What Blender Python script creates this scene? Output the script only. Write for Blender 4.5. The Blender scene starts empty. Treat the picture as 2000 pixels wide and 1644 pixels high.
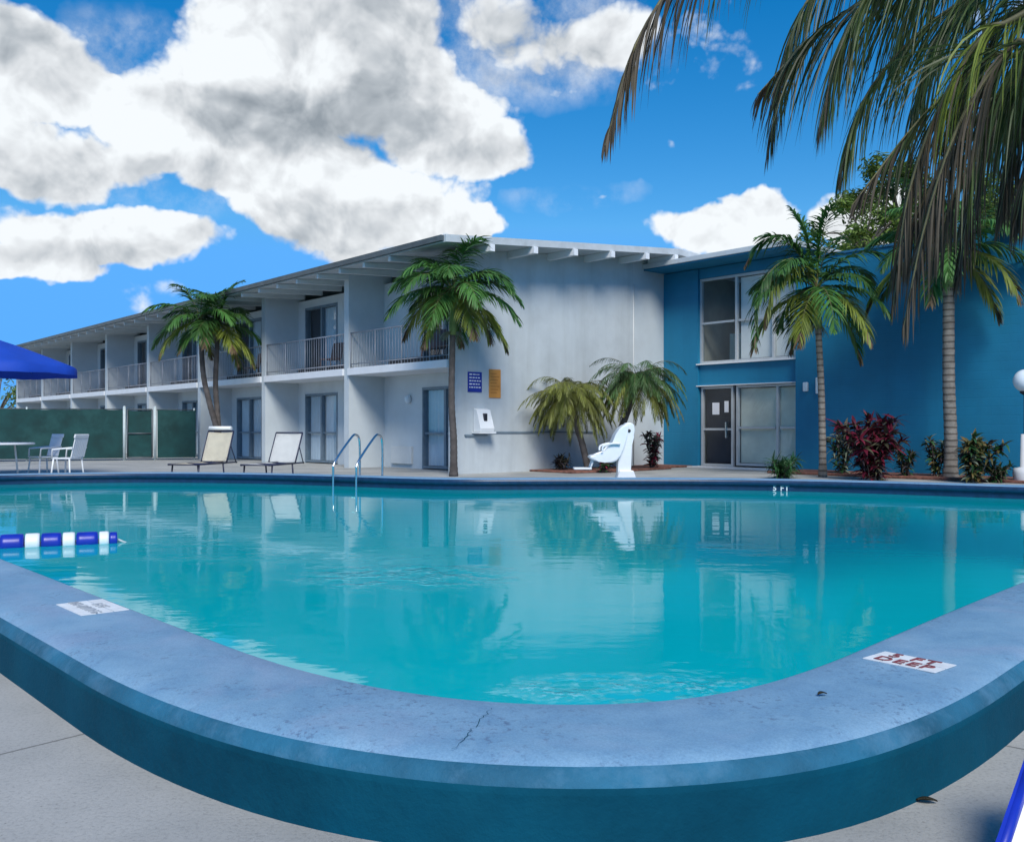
import bpy, bmesh, math, random
from mathutils import Vector, Matrix, noise as mnoise
SC = bpy.context.scene
COL = SC.collection
R = math.radians
F = 1840.0; HOR = 838.0; HC = 1.1          # focal length and horizon in photo pixels, eye height in metres
def at(x, y, Y):
    return Vector(((x-1000)/F*Y, Y, HC+(HOR-y)/F*Y))
def onz(x, y, z):
    Y = (HC-z)*F/(y-HOR); return Vector(((x-1000)/F*Y, Y, z))

# ------------------------------------------------------------------ materials
def nt_new(name):
    m = bpy.data.materials.new(name); m.use_nodes = True
    nt = m.node_tree; nt.nodes.clear(); return m, nt
def N(nt, typ, **kw):
    n = nt.nodes.new(typ)
    for k, v in kw.items():
        if k.startswith('i_'):
            key = k[2:]; key = int(key) if key.isdigit() else key.replace('_', ' ')
            n.inputs[key].default_value = v
        else: setattr(n, k, v)
    return n
def L(nt, a, b): nt.links.new(a, b)
def c4(c): return (c[0], c[1], c[2], 1)
def ramp(nt, fac, stops):
    r = N(nt, 'ShaderNodeValToRGB')
    while len(r.color_ramp.elements) < len(stops): r.color_ramp.elements.new(.5)
    for e, (p, c) in zip(r.color_ramp.elements, stops):
        e.position = p; e.color = c4(c) if len(c) == 3 else c
    L(nt, fac, r.inputs[0]); return r.outputs[0]
def mat(name, col, rough=.6, var=.15, scale=2.0, bump=0, bscale=40, metal=0, spec=.5, coat=0,
        stain=None, stain_scale=1.2, stain_amt=.5, pattern=None, transl=0, rand=0, detail=6, streak=None, bands=None):
    m, nt = nt_new(name)
    out = N(nt, 'ShaderNodeOutputMaterial')
    p = N(nt, 'ShaderNodeBsdfPrincipled', i_Roughness=rough, i_Metallic=metal)
    p.inputs['Specular IOR Level'].default_value = spec
    p.inputs['Coat Weight'].default_value = coat
    tc = N(nt, 'ShaderNodeTexCoord')
    nz = N(nt, 'ShaderNodeTexNoise', i_Scale=scale, i_Detail=detail, i_Roughness=.6)
    L(nt, tc.outputs['Object'], nz.inputs['Vector'])
    lo = tuple(max(0, c*(1-var)) for c in col); hi = tuple(min(1, c*(1+var)) for c in col)
    c = ramp(nt, nz.outputs[0], [(.3, lo), (.7, hi)])
    if stain:
        n2 = N(nt, 'ShaderNodeTexNoise', i_Scale=stain_scale, i_Detail=9, i_Roughness=.7)
        L(nt, tc.outputs['Object'], n2.inputs['Vector'])
        f = ramp(nt, n2.outputs[0], [(.5, (0, 0, 0)), (.75, (stain_amt,)*3)])
        mx = N(nt, 'ShaderNodeMix', data_type='RGBA'); L(nt, f, mx.inputs[0]); L(nt, c, mx.inputs[6])
        mx.inputs[7].default_value = c4(stain); c = mx.outputs[2]
    if streak:
        ms = N(nt, 'ShaderNodeMapping'); ms.inputs['Scale'].default_value = (2.6, 2.6, .2); L(nt, tc.outputs['Object'], ms.inputs[0])
        n4 = N(nt, 'ShaderNodeTexNoise', i_Scale=1.0, i_Detail=7, i_Roughness=.62); L(nt, ms.outputs[0], n4.inputs[0])
        mx = N(nt, 'ShaderNodeMix', data_type='RGBA', blend_type='MULTIPLY'); L(nt, ramp(nt, n4.outputs[0], [(.48, (0, 0, 0)), (.72, (streak[1],)*3)]), mx.inputs[0]); L(nt, c, mx.inputs[6]); mx.inputs[7].default_value = c4(streak[0]); c = mx.outputs[2]
    if bands:
        wv = N(nt, 'ShaderNodeTexWave', bands_direction='Z', i_Scale=bands[0], i_Distortion=1.2, i_Detail=3); L(nt, tc.outputs['Object'], wv.inputs[0])
        mx = N(nt, 'ShaderNodeMix', data_type='RGBA', blend_type='MULTIPLY'); L(nt, ramp(nt, wv.outputs[1], [(.05, (bands[1],)*3), (.3, (0, 0, 0))]), mx.inputs[0]); L(nt, c, mx.inputs[6]); mx.inputs[7].default_value = (.25, .22, .2, 1); c = mx.outputs[2]
    if rand:
        oi = N(nt, 'ShaderNodeObjectInfo')
        hs = N(nt, 'ShaderNodeHueSaturation')
        mr = N(nt, 'ShaderNodeMapRange', i_3=1-rand, i_4=1+rand)
        L(nt, oi.outputs['Random'], mr.inputs[0]); L(nt, mr.outputs[0], hs.inputs['Value']); L(nt, c, hs.inputs['Color']); c = hs.outputs[0]
    L(nt, c, p.inputs['Base Color'])
    hgt = None
    if bump:
        nb = N(nt, 'ShaderNodeTexNoise', i_Scale=bscale, i_Detail=8, i_Roughness=.65)
        L(nt, tc.outputs['Object'], nb.inputs['Vector']); hgt = nb.outputs[0]
        b = N(nt, 'ShaderNodeBump', i_Strength=bump, i_Distance=.02); L(nt, hgt, b.inputs['Height'])
        nrm = b.outputs[0]
        if pattern:
            b2 = N(nt, 'ShaderNodeBump', i_Strength=pattern[2], i_Distance=.01)
            if pattern[0] == 'block':
                mp = N(nt, 'ShaderNodeMapping'); mp.inputs['Rotation'].default_value = pattern[1]
                L(nt, tc.outputs['Object'], mp.inputs[0])
                br = N(nt, 'ShaderNodeTexBrick', i_Scale=1.0)
                br.inputs['Mortar Size'].default_value = .012; br.inputs['Mortar Smooth'].default_value = .3
                br.inputs['Brick Width'].default_value = .4; br.inputs['Row Height'].default_value = .2
                br.inputs['Color1'].default_value = (1, 1, 1, 1); br.inputs['Color2'].default_value = (.9, .9, .9, 1); br.inputs['Mortar'].default_value = (0, 0, 0, 1)
                L(nt, mp.outputs[0], br.inputs[0]); L(nt, br.outputs[0], b2.inputs['Height'])
            else:
                wv = N(nt, 'ShaderNodeTexWave', bands_direction=pattern[1], i_Scale=pattern[3], wave_profile='SAW')
                L(nt, tc.outputs['Object'], wv.inputs[0]); L(nt, wv.outputs[1], b2.inputs['Height'])
            L(nt, nrm, b2.inputs['Normal']); nrm = b2.outputs[0]
        L(nt, nrm, p.inputs['Normal'])
    sh = p.outputs[0]
    if transl:
        t = N(nt, 'ShaderNodeBsdfTranslucent'); L(nt, c, t.inputs[0])
        mx = N(nt, 'ShaderNodeMixShader', i_0=transl); L(nt, sh, mx.inputs[1]); L(nt, t.outputs[0], mx.inputs[2]); sh = mx.outputs[0]
    L(nt, sh, out.inputs[0])
    return m

def glass_mat(name, tint, mixf, rough=.02):
    m, nt = nt_new(name)
    out = N(nt, 'ShaderNodeOutputMaterial')
    g = N(nt, 'ShaderNodeBsdfGlossy', i_Roughness=rough); t = N(nt, 'ShaderNodeBsdfTransparent'); t.inputs[0].default_value = c4(tint)
    lw = N(nt, 'ShaderNodeLayerWeight', i_Blend=.5)
    pw = N(nt, 'ShaderNodeMath', operation='POWER', i_1=4.0); L(nt, lw.outputs['Facing'], pw.inputs[0])
    ad = N(nt, 'ShaderNodeMath', operation='ADD', i_1=mixf+.05); ad.use_clamp = True
    L(nt, pw.outputs[0], ad.inputs[0])
    mx = N(nt, 'ShaderNodeMixShader'); L(nt, ad.outputs[0], mx.inputs[0]); L(nt, t.outputs[0], mx.inputs[1]); L(nt, g.outputs[0], mx.inputs[2])
    L(nt, mx.outputs[0], out.inputs[0]); return m

MT = {}
MT['grey_wall'] = mat('grey_wall_paint', (.51, .56, .58), .8, .08, 1.2, .35, 55, stain=(.34, .37, .38), stain_scale=.7, stain_amt=.35, streak=((.72, .72, .7), .4), pattern=('block', (R(90), 0, R(90)), .25))
MT['facade'] = mat('facade_panel', (.58, .63, .65), .7, .08, 1.0, .1, 60, pattern=('wave', 'X', .35, 1.6))
MT['fin'] = mat('party_wall_paint', (.52, .575, .60), .7, .07, 1.0, .12, 50, stain=(.4, .43, .45), stain_amt=.3)
MT['white'] = mat('white_trim_paint', (.78, .80, .82), .5, .05, 3, .05, 60)
MT['soffit'] = mat('soffit_paint', (.60, .63, .63), .7, .08, 2, .1, 40)
MT['fascia'] = mat('roof_edge_paint', (.52, .56, .58), .6, .12, 2.5, .1, 40, stain=(.25, .27, .27), stain_amt=.5)
MT['gutter'] = mat('dark_gutter', (.07, .09, .10), .5, .3, 3)
MT['roofing'] = mat('roof_membrane', (.45, .47, .48), .8, .15, 2, .2, 30)
MT['blue_wall'] = mat('blue_wall_paint', (.006, .185, .335), .62, .10, .8, .15, 60, stain=(.01, .20, .36), stain_scale=.6, stain_amt=.6, streak=((.75, .8, .82), .5), pattern=('block', (R(90), 0, 0), .25))
MT['glass'] = glass_mat('window_glass', (.88, .92, .94), .02)
MT['curtain'] = mat('curtain_cloth', (.66, .76, .82), .9, .18, .7, .1, 20)
MT['blind'] = mat('interior_blind', (.86, .84, .68), .9, .2, .9)
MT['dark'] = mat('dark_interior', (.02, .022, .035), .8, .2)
MT['room'] = mat('interior_wall', (.36, .36, .31), .9, .3, .8)
MT['alu'] = mat('aluminium_frame', (.55, .58, .6), .4, .08, 4, metal=.3)
MT['darkalu'] = mat('dark_frame', (.17, .23, .28), .5, .15, 4)
MT['rail'] = mat('railing_paint', (.30, .32, .36), .5, .2, 4)
MT['paper'] = mat('paper', (.8, .8, .82), .8, .03)
MT['steel'] = mat('stainless_steel', (.75, .77, .78), .18, .05, 6, metal=1)
MT['plastic'] = mat('white_plastic', (.78, .81, .82), .4, .04, 4)
MT['cream'] = mat('cream_sling', (.86, .80, .64), .8, .08, 5, .2, 120)
MT['white_cloth'] = mat('white_sling', (.88, .88, .84), .8, .05, 5, .2, 120)
MT['navy'] = mat('navy_frame', (.02, .025, .06), .45, .2, 5)
MT['canvas'] = mat('blue_canvas', (.008, .07, .50), .75, .12, 1.5, .15, 90, transl=.15)
MT['float_blue'] = mat('float_blue', (.01, .03, .38), .35, .15, 6)
MT['float_white'] = mat('float_white', (.8, .82, .84), .35, .06, 6)
MT['rope'] = mat('rope', (.6, .62, .62), .9, .1, 20)
MT['screen'] = mat('green_screen', (.004, .047, .046), .85, .35, 1.6, .2, 30, stain=(.025, .09, .085), stain_scale=.8, stain_amt=.6)
MT['post'] = mat('galvanised_post', (.5, .58, .58), .45, .12, 8)
MT['trunk'] = mat('palm_bark', (.21, .19, .165), .9, .35, 5, .6, 18, pattern=('wave', 'Z', .7, 3.2), stain=(.36, .35, .31), stain_scale=2.2, stain_amt=.7, bands=(2.2, .8))
MT['darktrunk'] = mat('dark_palm_bark', (.085, .075, .07), .9, .4, 5, .6, 18, pattern=('wave', 'Z', .6, 3.5))
MT['shaft'] = mat('crown_shaft', (.17, .25, .07), .6, .3, 4)
MT['husk'] = mat('frond_sheath', (.16, .11, .06), .9, .4, 7)
MT['leaf'] = mat('palm_leaf', (.062, .165, .035), .5, .45, 1.6, transl=.28, rand=.3)
MT['leaf_y'] = mat('palm_leaf_yellowed', (.20, .25, .04), .55, .4, 1.6, transl=.3, rand=.25)
MT['leaf_dry'] = mat('palm_leaf_dry', (.16, .11, .06), .75, .5, 2.2, transl=.2, rand=.25)
MT['leaf_big'] = mat('tall_palm_leaf', (.052, .088, .022), .48, .65, 2.4, transl=.2, rand=.35, stain=(.085, .075, .03), stain_scale=1.6, stain_amt=.5)
MT['leaf_brown'] = mat('tall_palm_leaf_browned', (.06, .048, .028), .65, .6, 2.2, transl=.2, rand=.3, stain=(.12, .085, .06), stain_scale=3, stain_amt=.7)
MT['pygmy'] = mat('pygmy_palm_leaf', (.060, .13, .035), .55, .4, 1.8, transl=.25, rand=.3)
MT['pygmy_y'] = mat('pygmy_palm_leaf_yellow', (.17, .19, .035), .55, .4, 1.8, transl=.25, rand=.25)
MT['rachis'] = mat('palm_rachis', (.13, .12, .05), .6, .3, 4)
MT['red_leaf'] = mat('red_leaf', (.17, .015, .038), .45, .6, 3, transl=.2, rand=.3)
MT['croton'] = mat('croton_leaf', (.10, .10, .03), .45, .7, 5, transl=.2, stain=(.45, .13, .05), stain_scale=5, stain_amt=.9)
MT['green_leaf'] = mat('shrub_leaf', (.03, .10, .03), .5, .5, 3, transl=.2)
MT['dark_leaf'] = mat('dark_shrub_leaf', (.035, .025, .03), .5, .5, 3, transl=.15)
MT['brown_leaf'] = mat('brown_shrub_leaf', (.06, .055, .03), .6, .5, 3, transl=.15)
MT['pale_leaf'] = mat('pale_shrub_leaf', (.20, .24, .17), .55, .4, 3, transl=.2)
MT['tree_leaf'] = mat('tree_leaf', (.13, .20, .035), .55, .5, .6, transl=.3, rand=.2)
MT['bark'] = mat('tree_bark', (.12, .10, .08), .9, .3, 4, .5, 12)
MT['sign_blue'] = mat('sign_blue', (.015, .035, .30), .5, .1, 3)
MT['sign_orange'] = mat('sign_orange', (.62, .27, .06), .5, .12, 3)
MT['sign_white'] = mat('sign_white', (.75, .77, .8), .5, .03)
MT['brown_seat'] = mat('brown_plastic', (.16, .085, .07), .5, .2, 4)
MT['globe'] = mat('white_globe', (.75, .82, .86), .25, .03)
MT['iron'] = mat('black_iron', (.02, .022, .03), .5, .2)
MT['mark_white'] = mat('marking_white', (.72, .76, .78), .7, .12, 14)
MT['mark_red'] = mat('marking_dark_red', (.22, .05, .06), .7, .2, 14)
MT['tile_navy'] = mat('navy_tile', (.007, .032, .085), .35, .3, 12)
MT['mulch'] = mat('mulch', (.20, .085, .06), .95, .6, 9, .8, 25)
MT['grass'] = mat('grass', (.05, .11, .03), .95, .5, 3, .8, 20)
MT['concrete_base'] = mat('lamp_base', (.7, .7, .7), .7, .06, 4)
MT['pool_plaster'] = mat('pool_plaster', (.10, .55, .60), .8, .08, 1.5)

def concrete():
    m, nt = nt_new('deck_concrete')
    out = N(nt, 'ShaderNodeOutputMaterial'); p = N(nt, 'ShaderNodeBsdfPrincipled', i_Roughness=.85)
    tc = N(nt, 'ShaderNodeTexCoord')
    n1 = N(nt, 'ShaderNodeTexNoise', i_Scale=.9, i_Detail=8, i_Roughness=.65); L(nt, tc.outputs['Object'], n1.inputs[0])
    n2 = N(nt, 'ShaderNodeTexNoise', i_Scale=70, i_Detail=6, i_Roughness=.8); L(nt, tc.outputs['Object'], n2.inputs[0])
    v = N(nt, 'ShaderNodeTexVoronoi', i_Scale=26); L(nt, tc.outputs['Object'], v.inputs[0])
    c1 = ramp(nt, n1.outputs[0], [(.3, (.33, .34, .325)), (.7, (.50, .50, .47))])
    c2 = ramp(nt, n2.outputs[0], [(.32, (.55, .55, .56)), (.5, (1, 1, 1)), (.7, (1.0, 1, 1))])
    mx = N(nt, 'ShaderNodeMix', data_type='RGBA', blend_type='MULTIPLY', i_0=.8); L(nt, c1, mx.inputs[6]); L(nt, c2, mx.inputs[7])
    c3 = ramp(nt, v.outputs[0], [(.06, (.45, .44, .43)), (.12, (1, 1, 1))])
    wn = N(nt, 'ShaderNodeTexNoise', i_Scale=3.1, i_Detail=3); L(nt, tc.outputs['Object'], wn.inputs[0])
    fm = ramp(nt, wn.outputs[0], [(.5, (0, 0, 0)), (.62, (.8, .8, .8))])
    m3 = N(nt, 'ShaderNodeMix', data_type='RGBA', blend_type='MULTIPLY'); L(nt, fm, m3.inputs[0]); L(nt, mx.outputs[2], m3.inputs[6]); L(nt, c3, m3.inputs[7])
    mp = N(nt, 'ShaderNodeMapping'); mp.inputs['Rotation'].default_value = (0, 0, R(41)); mp.inputs['Location'].default_value = (.4, .9, 0); L(nt, tc.outputs['Object'], mp.inputs[0])
    br = N(nt, 'ShaderNodeTexBrick', offset=0, i_Scale=1.0); br.inputs['Mortar Size'].default_value = .008; br.inputs['Mortar Smooth'].default_value = .4; br.inputs['Brick Width'].default_value = 1.5; br.inputs['Row Height'].default_value = 1.5
    br.inputs['Color1'].default_value = (1, 1, 1, 1); br.inputs['Color2'].default_value = (.93, .93, .94, 1); br.inputs['Mortar'].default_value = (.45, .45, .45, 1); L(nt, mp.outputs[0], br.inputs[0])
    m4 = N(nt, 'ShaderNodeMix', data_type='RGBA', blend_type='MULTIPLY', i_0=1.0); L(nt, m3.outputs[2], m4.inputs[6]); L(nt, br.outputs[0], m4.inputs[7])
    n6 = N(nt, 'ShaderNodeTexNoise', i_Scale=.35, i_Detail=7, i_Roughness=.6); n6.inputs['Distortion'].default_value = .8; L(nt, tc.outputs['Object'], n6.inputs[0])
    m5 = N(nt, 'ShaderNodeMix', data_type='RGBA', blend_type='MULTIPLY'); L(nt, ramp(nt, n6.outputs[0], [(.5, (0, 0, 0)), (.6, (.35,)*3)]), m5.inputs[0]); L(nt, m4.outputs[2], m5.inputs[6]); m5.inputs[7].default_value = (.55, .57, .58, 1)
    L(nt, m5.outputs[2], p.inputs['Base Color'])
    b = N(nt, 'ShaderNodeBump', i_Strength=.6, i_Distance=.006); L(nt, n2.outputs[0], b.inputs['Height']); L(nt, b.outputs[0], p.inputs['Normal'])
    L(nt, p.outputs[0], out.inputs[0]); return m
MT['concrete'] = concrete()

def coping_mat():
    m, nt = nt_new('coping_paint')
    out = N(nt, 'ShaderNodeOutputMaterial'); p = N(nt, 'ShaderNodeBsdfPrincipled', i_Roughness=.6)
    tc = N(nt, 'ShaderNodeTexCoord')
    n1 = N(nt, 'ShaderNodeTexNoise', i_Scale=1.4, i_Detail=9, i_Roughness=.62); L(nt, tc.outputs['Object'], n1.inputs[0])
    c1 = ramp(nt, n1.outputs[0], [(.3, (.155, .315, .47)), (.55, (.205, .375, .53)), (.75, (.265, .425, .57))])
    n2 = N(nt, 'ShaderNodeTexNoise', i_Scale=38, i_Detail=8, i_Roughness=.75); L(nt, tc.outputs['Object'], n2.inputs[0])
    n3 = N(nt, 'ShaderNodeTexNoise', i_Scale=2.3, i_Detail=6, i_Roughness=.7); L(nt, tc.outputs['Object'], n3.inputs[0])
    wear = N(nt, 'ShaderNodeMath', operation='MULTIPLY'); L(nt, ramp(nt, n2.outputs[0], [(.53, (0, 0, 0)), (.60, (1, 1, 1))]), wear.inputs[0]); L(nt, ramp(nt, n3.outputs[0], [(.48, (.05,)*3), (.66, (1, 1, 1))]), wear.inputs[1])
    mx = N(nt, 'ShaderNodeMix', data_type='RGBA'); L(nt, wear.outputs[0], mx.inputs[0]); L(nt, c1, mx.inputs[6]); mx.inputs[7].default_value = (.09, .15, .25, 1)
    n4 = N(nt, 'ShaderNodeTexNoise', i_Scale=.8, i_Detail=5, i_Roughness=.6); n4.inputs['Distortion'].default_value = 1.5; L(nt, tc.outputs['Object'], n4.inputs[0])
    mx2 = N(nt, 'ShaderNodeMix', data_type='RGBA'); L(nt, ramp(nt, n4.outputs[0], [(.52, (0, 0, 0)), (.66, (.55,)*3)]), mx2.inputs[0]); L(nt, mx.outputs[2], mx2.inputs[6]); mx2.inputs[7].default_value = (.27, .37, .52, 1)
    n8 = N(nt, 'ShaderNodeTexNoise', i_Scale=130, i_Detail=4, i_Roughness=.8); L(nt, tc.outputs['Object'], n8.inputs[0])
    n9 = N(nt, 'ShaderNodeTexNoise', i_Scale=5.5, i_Detail=8, i_Roughness=.7); n9.inputs['Distortion'].default_value = .6; L(nt, tc.outputs['Object'], n9.inputs[0])
    gm = N(nt, 'ShaderNodeMix', data_type='RGBA', blend_type='MULTIPLY', i_0=1.0); L(nt, mx2.outputs[2], gm.inputs[6]); L(nt, ramp(nt, n8.outputs[0], [(.35, (.80, .82, .85)), (.6, (1.06, 1.05, 1.04))]), gm.inputs[7])
    gm2 = N(nt, 'ShaderNodeMix', data_type='RGBA', blend_type='MULTIPLY', i_0=1.0); L(nt, gm.outputs[2], gm2.inputs[6]); L(nt, ramp(nt, n9.outputs[0], [(.35, (.82, .87, .92)), (.55, (1, 1, 1)), (.7, (1.08, 1.05, 1.03))]), gm2.inputs[7])
    L(nt, gm2.outputs[2], p.inputs['Base Color'])
    b = N(nt, 'ShaderNodeBump', i_Strength=.5, i_Distance=.006); L(nt, n2.outputs[0], b.inputs['Height']); L(nt, b.outputs[0], p.inputs['Normal'])
    L(nt, p.outputs[0], out.inputs[0]); return m
MT['coping'] = coping_mat()
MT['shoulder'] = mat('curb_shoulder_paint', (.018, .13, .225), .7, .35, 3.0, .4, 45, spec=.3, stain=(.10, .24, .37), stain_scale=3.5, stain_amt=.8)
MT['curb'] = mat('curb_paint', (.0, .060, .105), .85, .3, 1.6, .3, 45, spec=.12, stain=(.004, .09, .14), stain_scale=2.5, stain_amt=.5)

def water_mat(spots):
    m, nt = nt_new('pool_water')
    out = N(nt, 'ShaderNodeOutputMaterial')
    tc = N(nt, 'ShaderNodeTexCoord')
    n1 = N(nt, 'ShaderNodeTexNoise', i_Scale=1.3, i_Detail=3, i_Roughness=.5)
    mp = N(nt, 'ShaderNodeMapping'); mp.inputs['Scale'].default_value = (.7, 1.7, 1); L(nt, tc.outputs['Object'], mp.inputs[0]); L(nt, mp.outputs[0], n1.inputs[0])
    n2 = N(nt, 'ShaderNodeTexNoise', i_Scale=7, i_Detail=4, i_Roughness=.55); L(nt, tc.outputs['Object'], n2.inputs[0])
    acc = None
    for (cx, cy, rx, ry, amt) in spots:          # stirred-up patches of water: ripples, plus glints painted in their colour
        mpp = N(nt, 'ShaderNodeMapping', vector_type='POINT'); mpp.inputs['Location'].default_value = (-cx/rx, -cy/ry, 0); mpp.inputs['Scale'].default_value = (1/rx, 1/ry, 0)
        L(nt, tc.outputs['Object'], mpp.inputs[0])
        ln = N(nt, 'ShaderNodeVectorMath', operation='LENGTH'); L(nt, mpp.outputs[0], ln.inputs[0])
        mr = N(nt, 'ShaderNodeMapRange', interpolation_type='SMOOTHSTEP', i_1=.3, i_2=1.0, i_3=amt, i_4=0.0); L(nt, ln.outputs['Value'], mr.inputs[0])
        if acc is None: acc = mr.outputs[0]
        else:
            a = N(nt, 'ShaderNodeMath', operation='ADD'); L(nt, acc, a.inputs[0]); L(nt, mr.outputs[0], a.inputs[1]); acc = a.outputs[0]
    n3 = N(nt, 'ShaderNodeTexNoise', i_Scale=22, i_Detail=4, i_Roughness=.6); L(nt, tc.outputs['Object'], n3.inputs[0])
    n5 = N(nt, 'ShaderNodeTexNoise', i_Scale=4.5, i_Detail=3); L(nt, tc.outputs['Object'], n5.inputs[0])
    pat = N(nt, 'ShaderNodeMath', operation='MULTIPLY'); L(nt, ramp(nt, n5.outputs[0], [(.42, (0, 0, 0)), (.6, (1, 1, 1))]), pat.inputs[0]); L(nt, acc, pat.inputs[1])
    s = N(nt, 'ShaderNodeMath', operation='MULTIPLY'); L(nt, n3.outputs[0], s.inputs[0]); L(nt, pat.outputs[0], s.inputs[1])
    b1 = N(nt, 'ShaderNodeBump', i_Strength=.06, i_Distance=.05); L(nt, n1.outputs[0], b1.inputs['Height'])
    b2 = N(nt, 'ShaderNodeBump', i_Strength=.02, i_Distance=.03); L(nt, n2.outputs[0], b2.inputs['Height']); L(nt, b1.outputs[0], b2.inputs['Normal'])
    b3 = N(nt, 'ShaderNodeBump', i_Strength=.4, i_Distance=.02); L(nt, s.outputs[0], b3.inputs['Height']); L(nt, b2.outputs[0], b3.inputs['Normal'])
    g = N(nt, 'ShaderNodeBsdfGlossy', i_Roughness=.015); L(nt, b3.outputs[0], g.inputs['Normal'])
    d = N(nt, 'ShaderNodeBsdfDiffuse'); ar = N(nt, 'ShaderNodeMix', data_type='RGBA'); ar.inputs[6].default_value = (.0, .60, .67, 1); ar.inputs[7].default_value = (.25, .85, .92, 1); am = N(nt, 'ShaderNodeMath', operation='MULTIPLY'); am.use_clamp = True; L(nt, ramp(nt, n3.outputs[0], [(.5, (0, 0, 0)), (.6, (1, 1, 1))]), am.inputs[0]); L(nt, pat.outputs[0], am.inputs[1]); L(nt, am.outputs[0], ar.inputs[0]); L(nt, ar.outputs[2], d.inputs[0])  # lighter tone in the patches paints sky glints into the water colour
    t = N(nt, 'ShaderNodeBsdfTransparent'); t.inputs[0].default_value = (.30, .90, .92, 1)
    m1 = N(nt, 'ShaderNodeMixShader', i_0=.28); L(nt, d.outputs[0], m1.inputs[1]); L(nt, t.outputs[0], m1.inputs[2])
    f = N(nt, 'ShaderNodeFresnel', i_IOR=1.33); L(nt, b3.outputs[0], f.inputs['Normal'])
    ge = N(nt, 'ShaderNodeNewGeometry'); bf = N(nt, 'ShaderNodeMath', operation='SUBTRACT', i_0=1.0); L(nt, ge.outputs['Backfacing'], bf.inputs[1])
    ff = N(nt, 'ShaderNodeMath', operation='MULTIPLY'); L(nt, f.outputs[0], ff.inputs[0]); L(nt, bf.outputs[0], ff.inputs[1])
    m2 = N(nt, 'ShaderNodeMixShader'); L(nt, ff.outputs[0], m2.inputs[0]); L(nt, m1.outputs[0], m2.inputs[1]); L(nt, g.outputs[0], m2.inputs[2])
    L(nt, m2.outputs[0], out.inputs[0]); return m

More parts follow.
